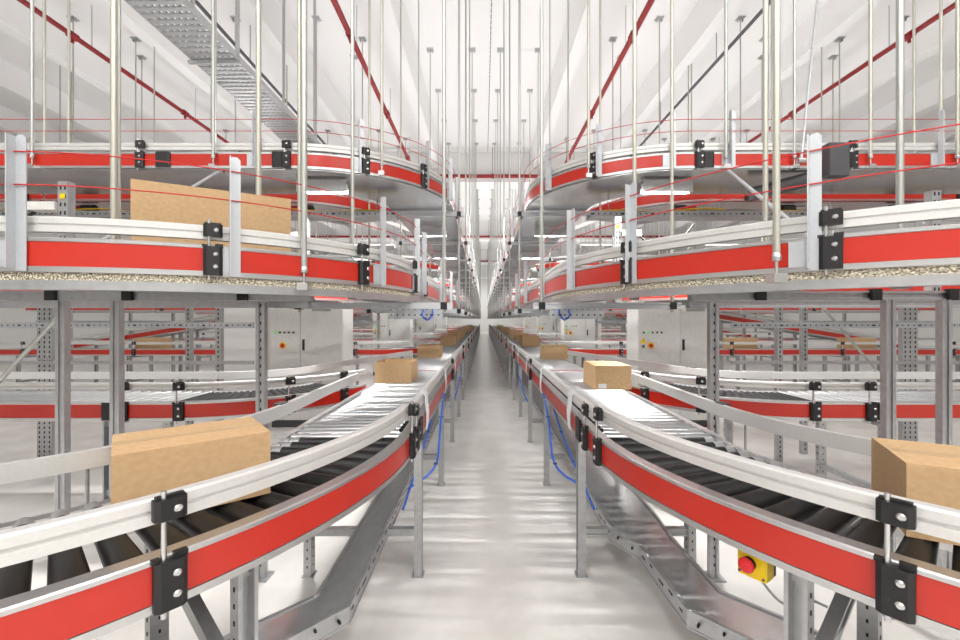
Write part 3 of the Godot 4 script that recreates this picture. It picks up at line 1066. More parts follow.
# perforated uprights and junction boxes standing on the middle deck
func clutter() -> void:
	for q in [[-2.62, 2.60, 0.52, "cable-ladder side, by the wall"], [-1.75, 4.0, 0.62, "cable-ladder side, by the curve"], [1.12, 3.9, 0.62, "emergency-stop side, by the curve"], [2.75, 2.72, 0.5, "emergency-stop side, by the wall"]]:
		var t := thing("perforated_upright", "perforated galvanised upright with yellow tag on the middle deck, %s" % q[3], "post", Vector3(q[0], 1.63, -q[1]))
		var mb := MB.new()
		var c := Vector3(q[0], 1.64, -q[1])
		mb.prism(c, Basis.IDENTITY, PackedVector2Array([Vector2(-0.03, 0.02), Vector2(0.03, 0.02), Vector2(0.03, -0.03), Vector2(0.026, -0.03), Vector2(0.026, 0.016), Vector2(-0.026, 0.016), Vector2(-0.026, -0.03), Vector2(-0.03, -0.03)]), 0.0, q[2] + 0.17)
		part(t, "shaft", mb.mesh(), M.galv)
		mb = MB.new()
		for i in 13:
			for x in [-0.012, 0.014]:
				mb.box(c + Vector3(x, 0.05 + i * 0.05, 0.0205), Vector3(0.009, 0.022, 0.002))
		var o := part(t, "slots", mb.mesh(), M.hole)
		o.set_meta("kind", "stuff")
		mb = MB.new()
		mb.box(c + Vector3(0.0, q[2] + 0.08, 0.022), Vector3(0.03, 0.03, 0.003))
		part(t, "yellow_tag", mb.mesh(), M.yellow)
		mb = MB.new()
		mb.box(c + Vector3(0.12 * signf(q[0]), q[2] + 0.02, 0.0), Vector3(0.17, 0.05, 0.07))
		part(t, "junction_box", mb.mesh(), M.cabinet)
		mb = MB.new()
		var path := PackedVector3Array()
		for j in 12:
			var u := j / 11.0
			path.append(c + Vector3(signf(q[0]) * (0.2 + 0.5 * u), q[2] + 0.01 - 0.18 * sin(PI * u) + 0.1 * u, -0.02))
		mb.tube(path, 0.009, 6)
		part(t, "cable", mb.mesh(), M.black)

func hose(pts: Array, r: float, m: Material, label: String, called := "air_hose", cat := "hose") -> void:
	var c := Curve3D.new()
	for i in pts.size():
		var p: Vector3 = pts[i]
		var tan_ := Vector3.ZERO
		if i > 0 and i < pts.size() - 1:
			tan_ = (pts[i + 1] - pts[i - 1]) * 0.22
		c.add_point(p, -tan_, tan_)
	var mb := MB.new()
	var q := c.tessellate(4, 6)
	mb.tube(q, r, 7)
	var t := thing(called, label, cat, pts[0])
	part(t, "tubing", mb.mesh(), m)
	for f in [0.3, 0.6]:
		var at := c.sample_baked(c.get_baked_length() * f)
		mb = MB.new()
		mb.box(at, Vector3(r * 3.4, 0.008, r * 3.4))
		part(t, "cable_tie", mb.mesh(), M.black)

# ---------------------------------------------------------------- light fittings
func lamp(at: Vector3, along_x: bool, l: float, e_up: float, e_down: float, label: String, group: String, hold: float) -> void:
	var t := thing("tube_lamp", label, "lamp", at, group)
	var d := Vector3(l / 2, 0, 0) if along_x else Vector3(0, 0, l / 2)
	var mb := MB.new()
	mb.cyl(at - d, at + d, 0.016, 0.016, 10)
	part(t, "lamp_tube", mb.mesh(), M.tube)
	for sg in [-1.0, 1.0]:
		mb = MB.new()
		mb.cyl(at + d * sg, at + d * sg * (1.0 + 0.08 / l), 0.02, 0.02, 10)
		part(t, "end_cap", mb.mesh(), M.panel_white)
		var e: Vector3 = at + d * sg * (1.0 + 0.04 / l)
		mb = MB.new()
		mb.cyl(e, Vector3(e.x, hold, e.z), 0.006, 0.006, 6)
		part(t, "lamp_stem", mb.mesh(), M.galv)
	if e_up <= 0.0:
		# open hood around a lamp that only shines down
		mb = MB.new()
		for sg in [-1.0, 1.0]:
			mb.box(at + Vector3(0, -0.005, sg * 0.034), Vector3(l + 0.08, 0.10, 0.004))
		mb.box(at + Vector3(0, 0.043, 0), Vector3(l + 0.08, 0.004, 0.064))
		part(t, "lamp_hood", mb.mesh(), M.galv)
	for q in [[e_up, 1.0], [e_down, -1.0]]:
		if q[0] > 0.0:
			var a := AreaLight3D.new()
			a.name = "lamp_light"
			a.area_size = Vector2(l, 0.05) if along_x else Vector2(0.05, l)
			a.light_energy = q[0]
			a.light_color = Color(1.0, 0.996, 0.988)
			a.shadow_enabled = true
			a.area_range = 60.0
			t.add_child(a, true)
			a.position = Vector3(0, 0.022 * q[1], 0)
			a.rotation = Vector3(PI / 2 * q[1], 0, 0)

func _ready() -> void:
	rng.seed = 7
	# ---- camera
	var cam := Camera3D.new()
	cam.name = "camera"
	add_child(cam)
	cam.position = CAM
	cam.projection = Camera3D.PROJECTION_FRUSTUM
	cam.near = 0.05
	cam.far = 200.0
	cam.size = 0.05 * 640.0 / FPX
	cam.frustum_offset = Vector2((480.0 - VPX) / FPX, (VPY - 320.0) / FPX) * 0.05
	cam.current = true
	# ---- environment and exposure
	var env := Environment.new()
	env.background_mode = Environment.BG_COLOR
	env.background_color = Color(0.75, 0.78, 0.82)
	env.tonemap_mode = Environment.TONE_MAPPER_LINEAR
	env.tonemap_exposure = 0.81
	env.sdfgi_enabled = true
	env.ssao_enabled = true
	env.ssil_enabled = true
	var we := WorldEnvironment.new()
	we.name = "world_environment"
	we.environment = env
	add_child(we)
	make_materials()
	# ---- lamps: rows above the top conveyors, above the cross conveyors, under the top level, and over the front bay
	lights()
	print("lights")
	# ---- structure
	hall()
	print("hall")
	# ---- conveyors
	for s in [-1.0, 1.0]:
		side(s)
	print("sides")
	loose_things()
	print("done")

func lights() -> void:
	for s in [-1.0, 1.0]:
		for k in 10:
			lamp(Vector3(s * 0.95, 3.62, -(8.2 + k * 3.6)), false, 1.5, 2.0, 9.0, "white tube lamp above the top run, %s, %s from the curve" % [side_name(s), ORD[k]], "tube lamps above the top conveyors", 2.87)
		for k in 6:
			for j in 3:
				if k == 0 and j == 2:
					continue
				lamp(Vector3(s * (3.0 + j * 3.0), 3.30, -(4.85 + PERIOD * k)), true, 1.5, 5.0, 2.5, "tube lamp above top cross conveyor, %s, %s cross line, %s from aisle" % [side_name(s), ORD[k], ORD[j]], "tube lamps above the cross conveyors", 2.87)
		for k in 3:
			lamp(Vector3(s * (1.50 if k == 0 else 0.80), 2.66, -(3.75 if k == 0 else 3.6 + k * 2.1)), true, 0.35, 0.0, 11.0 if k == 0 else 3.0, "short lamp under the top conveyor sheet, %s, %s from the curve" % [side_name(s), ORD[k]], "short lamps under the top level", 2.73)
	for i in 2:
		lamp(Vector3(-0.8 + i * 1.6, 6.2, -48.5), true, 1.5, 3.0, 14.0, "white tube lamp hung before the far end wall, %s" % side_name(i * 2.0 - 1.0), "tube lamps at the far wall", CEIL)
	for i in 4:
		for j in 3:
			lamp(Vector3(-6.0 + i * 4.0, 7.2, 1.5 + j * 3.2), true, 1.5, 5.0, 15.0, "tube lamp of the open front bay, %s row from the conveyors, %s from the wall" % [ORD[j], ORD[i]], "tube lamps of the front bay", CEIL)

func hall() -> void:
	var x1 := 16.0
	var d0 := -13.0
	var d1 := 52.0
	var mid := -(d0 + d1) / 2
	var len_ := d1 - d0
	var mb := MB.new()
	mb.box(Vector3(0, -0.1, mid), Vector3(2 * x1 + 0.4, 0.2, len_ + 0.4))
	struct("floor", mb, M.floor)
	mb = MB.new()
	mb.box(Vector3(0, CEIL + 0.1, mid), Vector3(2 * x1 + 0.4, 0.2, len_ + 0.4))
	var ceil_ := struct("ceiling", mb, M.ceiling)
	for q in [["wall_left", -x1 - 0.1], ["wall_right", x1 + 0.1]]:
		mb = MB.new()
		mb.box(Vector3(q[1], CEIL / 2, mid), Vector3(0.2, CEIL, len_ + 0.4))
		struct(q[0], mb, M.wall)
	for q in [["wall_far", -d1 - 0.1], ["wall_near", -d0 + 0.1]]:
		mb = MB.new()
		mb.box(Vector3(0, CEIL / 2, q[1]), Vector3(2 * x1, CEIL, 0.2))
		struct(q[0], mb, M.wall)
	# ribs of the ceiling slabs run along the hall, girders across it
	for i in 6:
		for s in [-1.0, 1.0]:
			var x: float = s * (1.95 + i * 2.6)
			mb = MB.new()
			mb.sweep(PackedVector3Array([Vector3(x, CEIL, -d0), Vector3(x, CEIL, -d1)]), PackedVector2Array([Vector2(-0.24, 0.0), Vector2(-0.13, -0.62), Vector2(0.13, -0.62), Vector2(0.24, 0.0)]))
			part(ceil_, "ceiling_rib", mb.mesh(), M.ceiling)
	for i in 3:
		var d := 17.0 + i * 11.8
		mb = MB.new()
		mb.box(Vector3(0, CEIL - 0.60, -d), Vector3(2 * x1, 1.20, 0.5))
		mb.box(Vector3(0, CEIL - 1.16, -d + 0.1), Vector3(2 * x1, 0.16, 0.9))
		part(ceil_, "ceiling_girder", mb.mesh(), M.ceiling)
	# thin dark joint along the middle of the ceiling
	mb = MB.new()
	for i in 70:
		mb.box(Vector3(0.07, CEIL - 0.004, -(4.5 + i * 0.175)), Vector3(0.018, 0.012, 0.13))
	var o := part(ceil_, "slab_joint", mb.mesh(), M.beam_line)
	o.set_meta("kind", "stuff")
	# red sprinkler pipes
	for q in [[-2.72, "inner"], [2.85, "inner"], [-8.2, "outer"], [8.3, "outer"]]:
		var x: float = q[0]
		var t := thing("sprinkler_pipe", "red sprinkler pipe running along the ceiling, %s one on the %s" % [q[1], side_name(signf(x))], "pipe", Vector3(x, 7.1, 0))
		mb = MB.new()
		mb.tube(PackedVector3Array([Vector3(x, 7.1, 10.0), Vector3(x, 7.1, -15.3), Vector3(x, 7.02, -15.8), Vector3(x, 6.92, -16.2)]), 0.055 if absf(x) < 5 else 0.05, 10)
		part(t, "pipe", mb.mesh(), M.pipe)
		for d in [5.2, 8.4, 11.6, 14.8]:
			mb = MB.new()
			mb.cyl(Vector3(x, 7.1, -d), Vector3(x, 7.1, -d - 0.16), 0.075, 0.075, 10)
			mb.cyl(Vector3(x, 7.1, -d - 0.08), Vector3(x, 6.96, -d - 0.08), 0.02, 0.03, 8)
			part(t, "sprinkler_head", mb.mesh(), M.pipe)
			mb = MB.new()
			mb.cyl(Vector3(x, 7.1, -d - 0.5), Vector3(x, CEIL, -d - 0.5), 0.008, 0.008, 6)
			part(t, "pipe_hanger", mb.mesh(), M.galv)
	for i in 3:
		var d := 16.2 + i * 11.8
		var t := thing("sprinkler_main", "red sprinkler main crossing the hall in front of the %s ceiling girder" % ORD[i], "pipe", Vector3(0, 6.75, -d))
		mb = MB.new()
		mb.tube(PackedVector3Array([Vector3(-15.9, 6.9, -d), Vector3(15.9, 6.9, -d)]), 0.07, 10)
		part(t, "pipe", mb.mesh(), M.pipe)
		for x in [-6.0, 0.2, 6.0]:
			mb = MB.new()
			mb.cyl(Vector3(x, 6.9, -d), Vector3(x + 0.1, 6.9, -d), 0.09, 0.09, 10)
			mb.cyl(Vector3(x + 0.05, 6.9, -d), Vector3(x + 0.05, CEIL, -d), 0.01, 0.01, 6)
			part(t, "pipe_hanger", mb.mesh(), M.pipe)
	# dark conduits along the ceiling
	for x in [-5.25, 5.05]:
		var t := thing("cable_conduit", "thin dark grey conduit running along the ceiling, %s" % side_name(signf(x)), "conduit", Vector3(x, 7.2, 0))
		mb = MB.new()
		mb.tube(PackedVector3Array([Vector3(x, 7.2, 10), Vector3(x, 7.2, -40)]), 0.035, 8)
		part(t, "conduit_tube", mb.mesh(), M.beam_line)
		for d in [6.5, 9.5, 12.5]:
			mb = MB.new()
			mb.cyl(Vector3(x, 7.2, -d), Vector3(x, CEIL, -d), 0.012, 0.012, 6)
			part(t, "conduit_hanger", mb.mesh(), M.galv)
	# ladder cable tray overhead
	var t := thing("overhead_cable_ladder", "galvanised ladder cable tray hanging high above the conveyors", "cable tray", Vector3(-3.78, 5.1, -6))
	for x in [-4.09, -3.47]:
		mb = MB.new()
		mb.box(Vector3(x, 5.1, -8), Vector3(0.02, 0.09, 30))
		part(t, "side_rail", mb.mesh(), M.galv)
	var rung := MB.new()
	rung.box(Vector3.ZERO, Vector3(0.60, 0.018, 0.055))
	var rm := rung.mesh()
	for i in 110:
		part(t, "rung", rm, M.galv, Transform3D(Basis.IDENTITY, Vector3(-3.78, 5.07, -(2.0 + i * 0.105))))
	mb = MB.new()
	for i in 6:
		mb.box(Vector3(-3.98 + i * 0.08, 5.095, -8), Vector3(0.03, 0.03, 29))
	part(t, "cables", mb.mesh(), M.cable)
	for d in [5.9, 8.6]:
		for x in [-4.09, -3.47]:
			mb = MB.new()
			mb.box(Vector3(x, (CEIL + 5.1) / 2, -d), Vector3(0.04, CEIL - 5.1, 0.04))
			part(t, "tray_hanger", mb.mesh(), M.galv)
		mb = MB.new()
		mb.box(Vector3(-3.78, 5.03, -d), Vector3(0.72, 0.04, 0.045))
		part(t, "tray_hanger", mb.mesh(), M.galv)

func side(s: float) -> void:
	lower_curve(s)
	for k in 8:
		lower_run(s, k)
	# upper curves
	if s < 0:
		upper_curve(s, Vector2(1.92, 2.98), 1.34, Y2, 4.4, "middle", false, [24.0, 235.0, 381.0, 425.0], [213.0, 362.0, 417.0], [])
		upper_curve(s, Vector2(1.68, 4.75), 1.24, Y3, 6.0, "top", true, [258.0, 361.0, 426.5, 448.5], [141.0, 287.0, 365.5, 423.0], [164.0, 280.0])
	else:
		upper_curve(s, Vector2(2.50, 3.22), 2.08, Y2, 5.0, "middle", false, [575.0, 635.0, 815.0], [628.5, 830.5], [])
		upper_curve(s, Vector2(1.62, 4.75), 1.24, Y3, 6.0, "top", true, [551.0, 600.0, 673.0, 731.5, 940.0], [594.0, 699.0, 852.0], [706.0, 832.0])
	# upper runs along the aisle
	var x2 := 0.58 if s < 0 else 0.42
	var c2 := 2.98 if s < 0 else 3.22
	var x3 := 0.44 if s < 0 else 0.38
	for k in 7:
		var e := 3.4 + PERIOD * (k + 1)
		upper_run(s, x2, c2 if k == 0 else e - PERIOD, e, Y2, "middle", false, k)
		e = 4.75 + PERIOD * (k + 1)
		upper_run(s, x3, e - PERIOD, e, Y3, "top", true, k)
	var xa := minf(x2, x3) - 0.07
	var xb := maxf(x2, x3) + W + 0.12
	for k in 22:
		var d := 3.0 + k * 1.84
		trapeze(s, xa, xb, d, [Y2 - 0.17] if k == 0 else [Y2 - 0.17, Y3 - 0.13], "two rods and crossbars carrying the raised conveyors, %s, %s from the curve" % [side_name(s), ORD[k]], "hangers of the raised conveyors")
	# merging cross conveyors, three levels, repeated along the aisle
	var parts := []
	parts.append_array(merge(s, Vector2(2.385, 4.34), 1.30, Y1, 20.0, 5.6, "lowest", false, 0.085, 0, true))
	parts.append_array(merge(s, Vector2(2.40, 5.05), 1.25, Y2, 20.0, 6.0, "middle", false, 0.075, 0, false))
	parts.append_array(merge(s, Vector2(2.40, 5.72), 1.25, Y3, 20.0, 7.0, "top", true, 0.075, 0, false))
	for k in range(1, 7):
		var z := -PERIOD * k
		var xm := 10.0
		merge(s, Vector2(2.385, 4.34 + PERIOD * k), 1.30, Y1, 20.0, xm, "lowest", false, 0.075, k, false)
		if k < 6:
			merge(s, Vector2(2.40, 5.05 + PERIOD * k), 1.25, Y2, 20.0, xm, "middle", false, 0.075, k, false)
			merge(s, Vector2(2.40, 5.72 + PERIOD * k), 1.25, Y3, 20.0, xm, "top", true, 0.075, k, false)
	for k in 4:
		cabinet(s, k)
	columns(s)
	cross_hangers(s)
	between_levels(s)
	for k in 2:
		inclined(s, k)

func columns(s: float) -> void:
	var sn := side_name(s)
	var near := [[1.385, 2.5], [2.055, 2.30], [2.345, 2.30]] if s < 0 else [[1.24, 2.5], [1.975, 2.2], [2.26, 2.2]]
	var words := ["beside the first merging curve", "between the two cross conveyors, nearer the aisle", "between the two cross conveyors, farther from the aisle"]
	for i in 3:
		column(Vector2(s * near[i][0], near[i][1]), 1.60, "galvanised column %s, %s" % [words[i], sn], 0.052 if i == 0 else 0.05)
	# beam on top of the columns, carrying the middle level
	var t := thing("support_beam", "galvanised beam on columns under the middle conveyor curve, %s" % sn, "beam", Vector3(s * 2.3, 1.62, -2.3))
	bar(t, Vector3(s * 1.0, 1.625, -2.28), Vector3(s * 4.2, 1.625, -2.28), 0.06, 0.05, M.galv, "beam_profile")
	bar(t, Vector3(s * 1.15, 1.595, -2.62), Vector3(s * 4.2, 1.595, -2.62), 0.06, 0.05, M.galv, "beam_profile")
	for x in [1.35, 1.95, 2.35]:
		var mb := MB.new()
		mb.box(Vector3(s * x, 1.63, -2.245), Vector3(0.05, 0.06, 0.03))
		part(t, "end_cap", mb.mesh(), M.black)
	# posts farther back, repeated with the cross conveyors
	for k in 4:
		for j in (4 if k == 0 else 7):
			var x: float = 2.55 + j * 1.2
			if k == 0:
				x = ([2.89, 3.38, 4.72, 5.4] if s < 0 else [3.03, 3.48, 4.4, 5.0])[j]
			var d: float = 4.55 + PERIOD * k + 0.25 * (j % 2)
			if k > 0 or j < 3:
				perforated_post(Vector2(s * x, d), Y2 - 0.12, 0.06 if j != 2 else 0.16, "perforated post behind the %s cross conveyor, %s, %s from the aisle" % [ORD[k], sn, ORD[j]], "perforated posts behind the cross conveyors")
		# horizontal perforated channels between the posts
		var t2 := thing("perforated_channel", "horizontal perforated channel across the posts behind the %s cross conveyor, %s" % [ORD[k], sn], "channel", Vector3(s * 5, 1.38, -(4.6 + PERIOD * k)))
		var x1 := 6.0 if k == 0 else 10.5
		bar(t2, Vector3(s * 2.5, 1.44, -(4.50 + PERIOD * k)), Vector3(s * x1, 1.44, -(4.50 + PERIOD * k)), 0.04, 0.06, M.zinc, "channel_profile")
		bar(t2, Vector3(s * 2.5, 1.05, -(4.50 + PERIOD * k)), Vector3(s * x1, 1.05, -(4.50 + PERIOD * k)), 0.03, 0.035, M.galv, "channel_profile")
		var mb := MB.new()
		for i in int((x1 - 2.5) / 0.06):
			mb.box(Vector3(s * (2.53 + i * 0.06), 1.44, -(4.4785 + PERIOD * k)), Vector3(0.03 if i % 4 == 0 else 0.01, 0.014, 0.003))
		var o := part(t2, "slots", mb.mesh(), M.hole)
		o.set_meta("kind", "stuff")
		# diagonal stay
		var pa := Vector3(s * 3.1, 1.62, -(4.44 + PERIOD * k))
		var pb := Vector3(s * 4.3, 0.72, -(4.44 + PERIOD * k))
		if k == 0:
			pa = Vector3(-2.84, 1.54, -2.80) if s < 0 else Vector3(3.46, 1.64, -4.515)
			pb = Vector3(-3.62, 0.70, -2.80) if s < 0 else Vector3(4.42, 0.50, -4.515)
		var t3 := thing("diagonal_stay", "slanted round stay between the posts by the %s cross conveyor, %s" % [ORD[k], sn], "stay", pa)
		mb = MB.new()
		mb.cyl(pa, pb, 0.014, 0.014, 8)
		part(t3, "stay_tube", mb.mesh(), M.rod)

# sloping conveyor in the background between two cross lines
func inclined(s: float, k: int) -> void:
	var sn := side_name(s)
	var d := 9.75 + PERIOD * k
	var pa := Vector3(s * 4.6, 1.72, -d)
	var pb := Vector3(s * 9.4, 0.95, -d)
	var t := thing("inclined_conveyor", "sloping red banded conveyor behind the %s cross conveyor, %s" % [ORD[k + 1], sn], "conveyor", (pa + pb) / 2)
	for q in [0.0, -W]:
		var mb := MB.new()
		var off := Vector3(0, 0, q)
		mb.sweep(PackedVector3Array([pa + off, pb + off]), frame_profile(s if q == 0.0 else -s))
		var fr := part(t, "side_frame", mb.mesh(), M.alu)
		mb = MB.new()
		var e := 1.0 if q == 0.0 else -1.0
		mb.sweep(PackedVector3Array([pa + off, pb + off]), rect_profile(-0.001 * s * e, 0.005 * s * e, -0.0955, -0.0015))
		part(fr, "red_band", mb.mesh(), M.red)
		mb = MB.new()
		mb.sweep(PackedVector3Array([pa + off, pb + off]), rect_profile(-0.02, 0.02, 0.09, 0.14))
		part(t, "guard_rail", mb.mesh(), M.rail)
	var st := MB.new()
	for i in 60:
		var p := pa.lerp(pb, (i + 0.5) / 60.0) + Vector3(0, -0.03, -0.05)
		st.cyl(p, p + Vector3(0, 0, -W + 0.1), 0.024, 0.024, 8, false)
	var o := part(t, "rollers", st.mesh(), M.roller)
	o.set_meta("kind", "stuff")
	for f in [0.15, 0.5, 0.9]:
		var p := pa.lerp(pb, f)
		for q in [-0.05, -W + 0.05]:
			add_post(t, Vector2(p.x, d - q), 0.0, p.y - 0.118, Vector2(0, -1 if q > -0.2 else 1))

# cable channel, cables and roller motors hung under the first top cross conveyor
func between_levels(s: float) -> void:
	var sn := side_name(s)
	var t := thing("cable_channel", "perforated cable channel hung under the first top cross conveyor, %s" % sn, "channel", Vector3(s * 3.4, 2.54, -4.40))
	var mb := MB.new()
	mb.sweep(PackedVector3Array([Vector3(s * 0.98, 2.53, -4.40), Vector3(s * 6.2, 2.53, -4.40)]), PackedVector2Array([Vector2(-0.09, 0), Vector2(0.09, 0), Vector2(0.09, 0.06), Vector2(0.086, 0.06), Vector2(0.086, 0.004), Vector2(-0.086, 0.004), Vector2(-0.086, 0.06), Vector2(-0.09, 0.06)]))
	part(t, "channel_profile", mb.mesh(), M.galv)
	mb = MB.new()
	for i in 86:
		mb.box(Vector3(s * (1.0 + i * 0.06), 2.56, -4.3095), Vector3(0.035 if i % 5 == 0 else 0.012, 0.014, 0.002))
	var o := part(t, "slots", mb.mesh(), M.hole)
	o.set_meta("kind", "stuff")
	for i in 5:
		var x: float = 1.2 + i * 1.15
		mb = MB.new()
		mb.cyl(Vector3(s * x, 2.53, -4.40), Vector3(s * x, Y3 - 0.12, -4.48), 0.006, 0.006, 6)
		part(t, "channel_hanger", mb.mesh(), M.steel)
	for i in 4:
		mb = MB.new()
		var path := PackedVector3Array()
		for j in 40:
			var x := 1.0 + j * 0.13
			path.append(Vector3(s * x, 2.575 + 0.014 * sin(j * 0.9 + i * 2.0) + 0.012 * i, -4.40 + 0.05 * sin(j * 0.35 + i * 1.7)))
		mb.tube(path, 0.009, 6)
		part(t, "cable", mb.mesh(), [M.black, M.blue, M.cable, M.yellow][i])
	# roller motors under the cross conveyor
	for i in 4:
		var x: float = 1.9 + i * 1.15
		var t2 := thing("roller_motor", "black and red roller motor under the first top cross conveyor, %s, %s from aisle" % [sn, ORD[i]], "motor", Vector3(s * x, 2.66, -4.62), "roller motors under the top level")
		mb = MB.new()
		mb.cyl(Vector3(s * x, 2.665, -4.55), Vector3(s * (x + 0.13), 2.665, -4.55), 0.048, 0.048, 14)
		part(t2, "motor_barrel", mb.mesh(), M.black)
		mb = MB.new()
		mb.cyl(Vector3(s * (x + 0.13), 2.665, -4.55), Vector3(s * (x + 0.24), 2.665, -4.55), 0.04, 0.04, 14)
		part(t2, "gear_head", mb.mesh(), M.gear_paint if i % 2 == 0 else M.steel)
		mb = MB.new()
		mb.box(Vector3(s * (x + 0.04), 2.60, -4.55), Vector3(0.10, 0.05, 0.08))
		part(t2, "terminal_box", mb.mesh(), M.plinth)

func cross_hangers(s: float) -> void:
	var sn := side_name(s)
	# rods of the cross conveyors, both upper levels
	for k in 5:
		for j in (3 if k == 0 else 5):
			var x: float = 2.9 + j * 1.75
			for q in [[4.46, Y3 - 0.12, "top"], [5.14, Y3 - 0.12, "top"]]:
				var near: bool = q[0] < 4.5
				hang_rod(Vector3(s * (x + (0.0 if near else 0.4)), q[1], -(q[0] + PERIOD * k)), 0.014, "rod to %s edge of %s top cross conveyor, %s, %s from aisle" % ["near" if near else "far", ORD[k], sn, ORD[j]], "rods of the top cross conveyors", j % 2 == 1)
			if k > 0 and j < 4:
				hang_rod(Vector3(s * (x + 0.8), Y2 - 0.12, -(3.78 + PERIOD * k)), 0.014, "rod to the %s middle cross conveyor, %s, %s from aisle" % [ORD[k], sn, ORD[j]], "rods of the middle cross conveyors", j % 2 == 0)
	# rods at the columns of the photograph
	var list := []
	if s < 0:
		list = [[35.0, "top", 3.50, 0.013, false], [215.0, "top", 3.50, 0.013, false], [382.5, "top", 3.66, 0.013, true],
			[114.0, "mid", 2.36, 0.017, true], [119.0, "mid", 2.42, 0.009, false], [258.5, "mid", 2.45, 0.015, true], [352.5, "mid", 2.95, 0.013, false], [306.0, "edge", 2.06, 0.0145, false]]
	else:
		list = [[588.0, "top", 3.72, 0.013, true], [724.5, "top", 3.50, 0.013, false], [792.5, "top", 3.50, 0.011, false], [868.0, "top", 3.50, 0.013, true], [954.5, "top", 3.50, 0.013, true],
			[634.5, "mid", 3.05, 0.014, true], [765.5, "mid", 2.05, 0.0115, true], [900.0, "mid", 1.95, 0.0145, false], [772.5, "edge", 1.64, 0.0125, true]]
	var n := {"top": 0, "mid": 0, "edge": 0}
	for q in list:
		var d: float = q[2]
		var x: float = (q[0] - VPX) / FPX * d + CAM.x
		var y: float = Y3 - 0.10 if q[1] == "top" else Y2 - 0.13
		var lab: String = {"top": "rod to outer edge of top curve, %s, %s from the wall", "mid": "rod to inner edge of middle curve, %s, %s from the wall", "edge": "rod in front of middle curve red band, %s, %s from the wall"}[q[1]]
		if s > 0:
			lab = lab.replace("from the wall", "from the aisle")
		hang_rod(Vector3(x, y, -d - (0.0 if q[1] == "mid" else -0.022)), q[3], lab % [sn, ORD[n[q[1]]]], "rods of the near curves", q[4])
		n[q[1]] += 1
	# slanted stays
	var stays := [[Vector3(-0.85, 2.74, -3.55), Vector3(-1.75, 1.83, -2.75), 0.013]] if s < 0 else [[Vector3(1.88, 2.74, -3.52), Vector3(1.60, 1.86, -2.15), 0.013], [Vector3(2.46, 2.78, -3.46), Vector3(3.58, CEIL - 0.02, -4.30), 0.011]]
	if s < 0:
		# from the top curve down to the middle deck
		stays = [[Vector3(-2.26, 2.72, -3.53), Vector3(-2.36, 1.86, -2.40), 0.011]]
	var m := 0
	for q in stays:
		var t := thing("slanted_stay", ("white slanted stay from the top curve %s, %s" % ["down to the middle curve" if m == 0 else "up to the ceiling", sn]), "stay", q[0])
		var mb := MB.new()
		mb.cyl(q[0], q[1], q[2], q[2], 10)
		part(t, "stay_tube", mb.mesh(), M.zinc)
		mb = MB.new()
		mb.cyl(q[0] + Vector3(-0.03, 0, 0), q[0] + Vector3(0.03, 0, 0), 0.022, 0.022, 10)
		part(t, "joint", mb.mesh(), M.steel)
		m += 1

